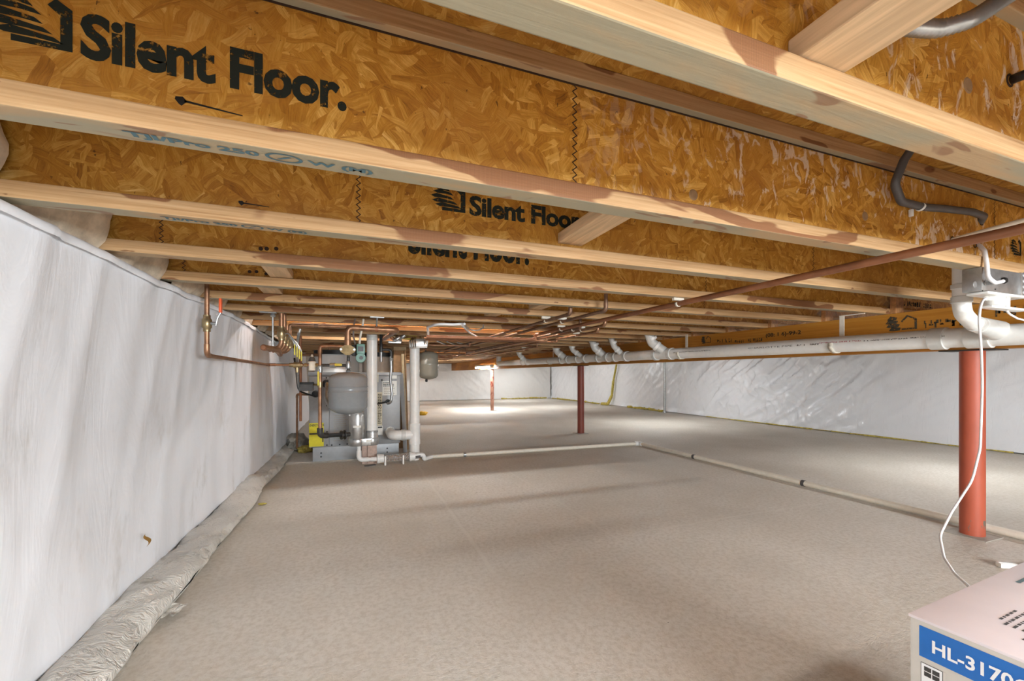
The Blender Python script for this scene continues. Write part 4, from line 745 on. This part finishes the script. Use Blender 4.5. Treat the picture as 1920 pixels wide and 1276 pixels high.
# ---- zone valves on top of the stack
for k in range(4):
    x = pt(768 + 3.6 * k + (3 if k == 3 else 0), 645, Y=4.75 - .16 * (k == 3)).x; y = 4.95 - .1 * k
    a, b = pt(767 + 4 * k, 638 - 1.0 * k, Y=y), pt(777 + 4 * k + (12 if k == 3 else 0), 651 - .4 * k, Y=y)
    zv_ = thing('zone_valve', ((a.x + b.x) / 2, y, b.z), ('rear zone valve head over the stack pipe', 'second zone valve head over the stack pipe', 'third zone valve head over the stack pipe', 'front zone valve with bright silver cover at the cable end')[k], 'valve', None)
    MB().box(a.x, b.x, y - .03, y + .03, b.z, a.z, .006).build('head', M['silver'], zv_); MB().box(a.x + .004, b.x - .004, y - .026, y + .026, b.z - .012, b.z + .002, .003).build('base', M['pvc'], zv_); MB().lathe([(.012, 0), (.016, .01), (.008, .03)], ((a.x + b.x) / 2 - .01, y, a.z)).build('cap', M['brass'], zv_)
mb = MB()
bt = thing('valve_cluster', pt(745, 632, Y=4.6), 'tangle of small brass valves above the conduit in front of the joists', 'valve')
for k in range(7): c = pt(737 + random.uniform(0, 17), 628 + random.uniform(0, 11), Y=4.5 + .06 * k); MB().lathe([(.012, -.04), (.018, -.035), (.018, -.015), (.024, 0), (.018, .015), (.018, .035), (.012, .04)], c, (random.uniform(-1, 1), random.uniform(-.3, .3), random.uniform(-.6, .6)), 10).build('valve', M['brass' if k % 2 else 'steel'], bt)
for k in range(2):
    a = pt(760, 628 + 6 * k, Y=4.9); MB().box(a.x - .02, a.x + (.13 if k == 0 else .06), 4.87 + .03 * k, 4.89 + .03 * k, a.z - .012, a.z + .006, .004).build('valve_handle', M['yellowgrip'], bt)
MB().tube([pt(735, 634, Y=4.5), pt(762, 632, Y=4.9)], .014, 0, 10).build('pipe', M['copper'], bt); MB().box(pt(728, 640, Y=4.6).x, pt(752, 640, Y=4.6).x, 4.58, 4.62, pt(730, 643, Y=4.6).z, pt(730, 639, Y=4.6).z, .003).build('bracket', M['steel'], bt)
# ---- further tanks, boards
t2 = pt(803.5, 684, Y=6.12); R2 = .138; zb_, zt_ = pt(803, 711, Y=6.12).z, pt(803, 658, Y=6.12).z; H_ = zt_ - zb_
e2 = thing('expansion_tank', (t2.x, 6.12, zb_), 'smaller beige expansion tank hanging right of the stack pipe', 'tank')
MB().lathe([(.01, 0), (.06, .008), (.11, .025), (.132, .05), (R2, .075), (R2, H_ * .5), (R2 + .004, H_ * .53), (R2, H_ * .56), (R2, H_ - .06), (.12, H_ - .03), (.07, H_ - .008), (.02, H_)], (t2.x, 6.12, zb_), (0, 0, 1), 40).build('shell', M['tank2'], e2); MB().cyl((t2.x - .04, 6.12, zt_ - .02), (t2.x - .04, 6.12, ZJ), .013).build('stem', M['iron'], e2); MB().lathe([(.014, -.035), (.018, -.02), (.014, .01)], (t2.x - .03, 6.12, zb_)).build('air_valve', M['black'], e2)
for px, r_, y, top_, m_, lab in ((632, .30, 6.55, 1.28, 'whitetank', 'white enamel water heater behind the boiler'), (715, .27, 6.6, 1.26, 'beigetank', 'cream water heater behind the boiler and vent pipe')):
    p = pt(px, 690, Y=y); wh = thing('water_heater', (p.x, y, 0), lab, 'tank'); MB().lathe([(r_, 0), (r_, top_ - .03), (r_ - .02, top_), (.05, top_ + .01)], (p.x, y, 0), (0, 0, 1), 48).build('shell', M[m_], wh); MB().lathe([(r_ + .004, top_ - .0), (r_ + .004, top_ + .06)], (p.x, y, 0), (0, 0, 1), 48).build('top_cover', M['black'], wh); MB().cyl((p.x - .1, y, top_), (p.x - .1, y, ZJ), .014).build('nipple', M['copper'], wh)
p = pt(738, 700, Y=5.92); q = pt(764, 700, Y=5.92); bxo = thing('tall_carton', ((p.x + q.x) / 2, 6.1, 0), 'tall brown cardboard carton standing behind the stack pipe', 'box')
MB().box(p.x, q.x - .03, 5.92, 6.3, 0, 1.36, .004).build('carton_body', M['kraft'], bxo); MB().box(p.x - .003, q.x - .02, 5.9, 6.31, 1.33, 1.38, .004).build('lid', M['tan'], bxo)
for k, (pa, pb, m_, lab) in enumerate(((747, 754, 'plinth', 'narrow grey metal strip leaning beside the boiler'), (755, 760, 'tan', 'thin tan board leaning beside the tall carton'), (761, 764, 'kraft', 'thin brown board leaning next to the stack pipe'))):
    a = pt(pa, 850, Y=5.75); b = pt(pb, 850, Y=5.75); hh = (1.02, 1.28, 1.34)[k]; yb0 = (5.56, 5.74, 5.762)[k]; sy_ = (.05, .086, .086)[k]; sx_, ox_ = ((-.045, .045), (-.02, .02), (-.02, .02))[k]
    M4 = Matrix(((1, 0, sx_, ox_), (0, 1, sy_, 0), (0, 0, 1, 0), (0, 0, 0, 1)))
    MB().box(a.x, b.x, yb0, yb0 + .02, 0, hh, .002, M4).build('leaning_board', M[m_], label=lab, cat='board', smooth=False)
# ---- copper tails and crumpled plastic left of the boiler
for px, ya, yb_, y, m_, lab in ((563.5, 617, 789, 5.175, 'copper_red', 'reddish copper drop behind the black control box'),):
    copper_run(lab, [pt(px, ya, Y=y), pt(px, yb_, Y=y)], .014, (), m_, fittings=False)
q_ = pt(557, 739, Y=6.03); copper_run('long thin copper tail leaving the boiler side and dropping to the yellow clump', [(-.47, 5.85, q_.z), (q_.x, 6.03, q_.z), (q_.x, 6.03, .05)], .013, (), 'copper')
cable('cable', [pt(552, 672, Y=4.6), pt(556, 700, Y=4.9), pt(559, 732, Y=4.9), pt(575, 738, Y=5.0), pt(592, 743, Y=5.2)], .009, 'black', 'black control cable running down to the lower boiler knob', 'cable'); cable('cable', [pt(563, 616, Y=3.9) , pt(560, 625, Y=3.9), pt(557, 650, Y=4.2), pt(557.5, 690, Y=4.5), pt(560, 725, Y=4.7)], .011, 'steel', 'silver flex cable curving down past the yellow valve handles', 'cable')
patchy('crumpled_plastic', (-.70, 6.28, .1), .13, .22, .12, M['bagclear'], 'crumpled clear plastic heaped left of the boiler plinth', 'plastic sheet', .45, 2.6); patchy('glass_wool_clump', (-.585, 6.03, .04), .09, .075, .045, M['yellow'], 'yellow glass wool clump on the slab left of the boiler', 'insulation', .6, 4.)
patchy('yellow_glove', pt(793, 774.5, Z=.045), .11, .08, .05, M['rag'], 'bright yellow rubber lump lying on the slab behind the stack pipe', 'glove', .5, 2.5)
a = pt(694, 872.5, Z=0); MB().box(a.x - .06, a.x + .06, a.y - .02, a.y + .02, 0, .008, .001, Matrix.Translation(a) @ Matrix.Rotation(.35, 4, 'Z') @ Matrix.Translation(-a)).build('dark_shim', M['darkgrey'], label='dark flat shim lying on the slab before the granule tube', cat='scrap', smooth=False)
# ---- white cables on joists by the zone valves
cable('cable', [pt(800, 645, Y=4.56), pt(803, 630, Y=4.52), pt(802, 613, Y=3.55), pt(820, 607, Y=3.36), pt(850, 608, Y=3.36), pt(865, 607, Y=3.36), pt(871, 607, Y=3.32)], .011, 'cord', 'thick white cable arching from the silver zone valve to the joists', 'cable'); cable('cable', [pt(866, 609, Y=3.42), pt(880, 623, Y=3.8), pt(895, 631, Y=4.3), pt(897, 635, Y=4.5), pt(885, 636, Y=4.58)], .008, 'cord', 'thin white cable looping down under the joists', 'cable'); cable('cable', [pt(872, 609, Y=3.48), pt(878, 617, Y=3.6), pt(895, 620, Y=3.6), pt(907, 614, Y=3.55), pt(906, 609, Y=3.5)], .006, 'steel', 'grey cable loop beside the thin white cable', 'cable')

# ------------------------------------------------------------------ near right: junction box, lampholder, cords
jy = Y1 + SP + .025
def jb(px, py, y=jy): return pt(px, py, Y=y)
j = thing('junction_box', jb(1868, 540), 'galvanised junction box fixed under the joist above the red post', 'junction box')
x0, x1 = jb(1822, 540).x, jb(1893, 540).x; zb_, zt_ = jb(1860, 551).z, ZJ - .001
MB().box(x0, x1, jy - .03, jy + .03, zb_, zt_, .003).build('case', M['steel'], j); MB().box(x1 - .004, x1 + .1, jy - .036, jy + .035, zb_ - .001, zt_ + .0, .003).build('extension_ring', M['silver'], j)
for px, py in ((1828, 533), (1849, 530)): MB().lathe([(.013, 0), (.012, .0012)], jb(px, py, jy - .031), (0, -1, 0), 20).build('knockout', M['steel'], j)
for px, py in ((1842, 545), (1866, 542)): MB().lathe([(.003, 0), (.003, .0012)], jb(px, py, jy - .031), (0, -1, 0), 8).build('screw_hole', M['black'], j)
p = jb(1880, 526, jy - .031); MB().lathe([(.012, 0), (.014, .004), (.01, .012)], p, (0, -1, 0), 16).build('cable_clamp', M['black'], j)
m = MB()
for k in range(10): m.lathe([(.014, 0), (.012, .0015)], (x1 + .018 + .028 * (k % 3), jy - .037, zb_ + .012 + .024 * (k // 3)), (0, -1, 0), 12)
m.build('embossing', M['steel'], j)
lh = thing('lampholder', jb(1870, 565), 'white porcelain lampholder with plug adapter and flat bar under the junction box', 'lampholder'); c = (x0 + x1) / 2 + .03; lx = jb(1864, 565).x
MB().box(jb(1830, 556).x, jb(1905, 556).x, jy - .035, jy + .03, zb_ - .012, zb_ - .001, .004).build('cover_plate', M['porcelain'], lh); MB().lathe([(.03, 0), (.038, .006), (.034, .02), (.03, .045)], (lx, jy, jb(1864, 570).z - .012), (0, 0, 1), 28).build('socket', M['porcelain'], lh)
zz = jb(1870, 579).z; MB().box(jb(1841, 580).x, jb(1909, 580).x, jy - .03, jy + .01, zz - .004, zz + .006, .003).build('bar', M['porcelain'], lh); MB().box(jb(1878, 570).x, jb(1885, 570).x, jy - .015, jy + .005, zz + .003, zb_ - .005, .001).build('bracket', M['porcelain'], lh)
MB().tube([jb(1858, 559, jy - .03), jb(1850, 559, jy - .045)], .009, 0, 12).build('plug', M['porcelain'], lh)
# cord falling past the post to the slab and behind the printer carton
cable('white_cord', [jb(1856, 559, jy - .035), jb(1842, 560, jy - .05), jb(1835, 590, jy - .06), jb(1840, 660, jy - .03), jb(1842, 720, jy), jb(1838, 840, jy), jb(1823, 900, jy), jb(1784, 960, .93), jb(1762, 1003, .92), jb(1770, 1045, .86), jb(1790, 1075, .78), jb(1816, 1098, .70), jb(1845, 1130, .64)], .0042, 'cord', 'thin white cord drooping past the red post behind the printer carton', 'cord', .12)
cable('white_cord', [jb(1885, 578, jy), jb(1892, 588, jy), jb(1908, 597, jy), jb(1930, 602, jy), jb(1990, 600, jy)], .004, 'cord', 'short white cord trailing from the lampholder bar past the drain coupling', 'cord')
cable('cable', [jb(1880, 527, jy - .04), jb(1866, 530, jy - .06), jb(1852, 520, jy - .05), jb(1850, 495, jy - .04), jb(1846, 470, jy - .03), jb(1836, 459, jy - .01), jb(1828, 459, jy + .01)], .0075, 'cord', 'white sheathed cable entering the junction box over the joist flange', 'cable', .03)
# beige tube beside the long copper pipe
q0, q1 = pt(1786, 449, Y=.93), pt(1925, 411, Z=pt(1786, 449, Y=.93).z); cable('beige_tube', [q0, q0.lerp(q1, 1.0), q1 + (q1 - q0) * 2], .008, 'clip', 'beige plastic tube leaving the scuffed joist web above the long copper pipe', 'tube')
# dark hose on joist 1 and clip
hy = .905
hs = thing('dark_hose', pt(1720, 380, Y=hy), 'dark grey rubber hose bending along the joist web with a white clip', 'hose')
MB().tube([pt(1712, 275, Y=.85), pt(1695, 300, Y=.87), pt(1677, 345, Y=.895), pt(1690, 378, Y=hy), pt(1730, 388, Y=hy), pt(1770, 391, Y=hy), pt(1822, 397, Y=hy), pt(1845, 405, Y=hy + .01), pt(1838, 416, Y=.94)], .013, .035, 14, arc=8).build('hose', M['darkgrey'], hs)
p = pt(1726, 388, Y=hy); m = MB().lathe([(.014, -.004), (.015, -.003), (.015, .003), (.014, .004)], p, (1, 0, -.3), 16); m.box(p.x - .022, p.x - .012, .918, .93, p.z - .03, p.z - .004, .002); m.build('clip', M['porcelain'], hs)
# metal flex conduit and black cable top right
P = [pt(1660, 48, Y=.405), pt(1700, 50, Y=.40), pt(1760, 55, Y=.385), pt(1820, 38, Y=.36), pt(1900, -15, Y=.34), pt(2000, -80, Y=.33)]
def ribs(i, n): return .0108 + (.0022 if i % 2 else 0)
dense = []
for a, b in zip(P, P[1:]):
    for k in range(26): dense.append(a.lerp(b, k / 26))
sm_ = dense[:]
for _ in range(30): sm_ = [sm_[0]] + [(sm_[i - 1] + sm_[i] * 2 + sm_[i + 1]) / 4 for i in range(1, len(sm_) - 1)] + [sm_[-1]]
rs_ = [sm_[0]]
for a in sm_[1:]:
    while (a - rs_[-1]).length > .0034: rs_.append(rs_[-1] + (a - rs_[-1]).normalized() * .0034)
MB().tube(rs_, .0105, 0, 14, rfun=ribs).build('flex_conduit', M['steel'], label='ribbed metal flexible conduit curving up beside the wide lumber brace', cat='conduit', sharp=1.4)
cable('black_cable', [pt(1893, 151, Y=.46), pt(1925, 138, Y=.43), pt(1990, 115, Y=.40)], .0095, 'black', 'black cable coming through the white-scuffed joist web', 'cable')

for n, px, py, R_, pz in ((1, 1840, 415, .017, None), (1, 1828, 459, .012, None), (1, 1786, 449, .013, None), (0, 1893, 151, .014, None)):
    p = pt(px, py, Y=webc(n) - .006); MB().lathe([(R_, -.001), (R_, .0012), (R_ * .7, .0016), (R_ * .65, -.001)], p, (0, -1, 0), 18).build('drilled_hole', M['joint'], webs[n])
tq = (webc(0) - q0.y) / (q1.y - q0.y); p = q0 + (q1 - q0) * tq
for s_ in (-1, 1): MB().lathe([(.014, -.001), (.014, .0012), (.0095, .0016), (.009, -.001)], p + V((0, s_ * .006, 0)), (0, s_, 0), 18).build('drilled_hole', M['joint'], webs[0])

# ------------------------------------------------------------------ printer carton
bz = .5; c0 = pt(1706, 1150, Z=bz); c1 = pt(1918, 1237, Z=bz); c2 = pt(1915, 1057, Z=bz)
ex = (c2 - c0).normalized(); ey = V((ex.y, -ex.x, 0)); LX, LY = .62, .46      # ex: away to the right, ey: along the printed face
def bxp(a, b, z): return c0 + ex * a + ey * b + V((0, 0, z - bz))
cb = thing('printer_carton', bxp(LX / 2, LY / 2, 0), 'white printer carton with blue lettered band standing on the slab', 'box')
Mx = Matrix(((ex.x, ey.x, 0, c0.x), (ex.y, ey.y, 0, c0.y), (0, 0, 1, 0), (0, 0, 0, 1)))
MB().box(0, LX, 0, LY, 0, bz - .004, .004, Mx).build('body', M['cardside'], cb)
def flap(u, v): return bxp(-.002 + u * (LX + .004), -.002 + v * (LY / 2), bz + .004 * math.sin(v * 3) - .003 + .006 * noise.noise(V((u * 5, v * 3, 1))) * (v > .05))
MB().box(-.002, LX + .002, -.002, LY / 2 - .001, bz - .005, bz + .001, .0015, Mx).build('flap', M['card'], cb); MB().box(-.002, LX + .002, LY / 2 + .001, LY + .002, bz - .005, bz + .001, .0015, Mx).build('flap', M['card'], cb)
def fc(b, z): return bxp(-.0012, b, z)
def band(b0, b1, z0, z1, name, m_, off=.0, par=None): return MB().add([bxp(-.0008 - off, b0, z0), bxp(-.0008 - off, b1, z0), bxp(-.0008 - off, b1, z1), bxp(-.0008 - off, b0, z1)], [(0, 1, 2, 3)]).build(name, M[m_], par or cb, smooth=False, fix=False)
bnd = band(.0155, LY - .02, bz - .077, bz - .0145, 'blue_band', 'printblue')
text_mesh('HL-3170CDW', lambda u, v: bxp(-.0022, .036 + u, bz - .060 + v), height=.026, width=.19, bold=.025).build('lettering', M['white'], bnd, smooth=False, fix=False)
ic = band(.018, .052, bz - .13, bz - .088, 'icon_frame', 'print'); band(.019, .051, bz - .129, bz - .089, 'icon_field', 'white', .0004, ic)
for i in range(2):
    for k in range(2): band(.0235 + .0125 * i, .0345 + .0125 * i, bz - .113 + .0105 * k, bz - .104 + .0105 * k, 'icon_pane', 'print', .0008, ic)
band(.016, .056, bz - .133, bz - .088, 'icon_margin', 'cardside', -.0002, ic)
m = MB()
for k, (w0, w1) in enumerate(((.02, .08), (.0, .2), (.0, .2), (.0, .22), (-.04, .2), (.1, .24), (.05, .26), (.0, .22))):
    b0 = .085 + .012 * k + (.02 if k > 4 else 0); x = .12 + w0
    while x < .14 + w1:
        L_ = random.uniform(.006, .018); m.add([bxp(x, b0, bz + .0016), bxp(x + L_, b0, bz + .0016), bxp(x + L_, b0 + .0045, bz + .0016), bxp(x, b0 + .0045, bz + .0016)], [(0, 1, 2, 3)]); x += L_ + .004
m.build('small_print', M['print'], cb, smooth=False, fix=False, kind='stuff')
MB().add([bxp(.4, .035, bz + .0021), bxp(.56, .035, bz + .0021), bxp(.56, .043, bz + .0021), bxp(.4, .043, bz + .0021)], [(0, 1, 2, 3)]).build('label_strip', M['inkblue'], cb, smooth=False, fix=False)
# extension-cord end lying on the slab
a = pt(1890, 1058, Z=.015); px_ = thing('extension_cord_end', (a.x, a.y, 0), 'white multi-outlet cord end lying on the slab behind the printer carton', 'cord'); R_ = Matrix.Translation(V((a.x, a.y, 0))) @ Matrix.Rotation(-.5, 4, 'Z')
MB().box(-.045, .035, -.016, .016, 0, .024, .005, R_).build('outlet_block', M['porcelain'], px_); MB().tube([R_ @ V((.03, 0, .012)), R_ @ V((.07, .01, .01)), R_ @ V((.16, .06, .006)), R_ @ V((.4, .02, .006))], .004, .05, 8).build('lead', M['cord'], px_)
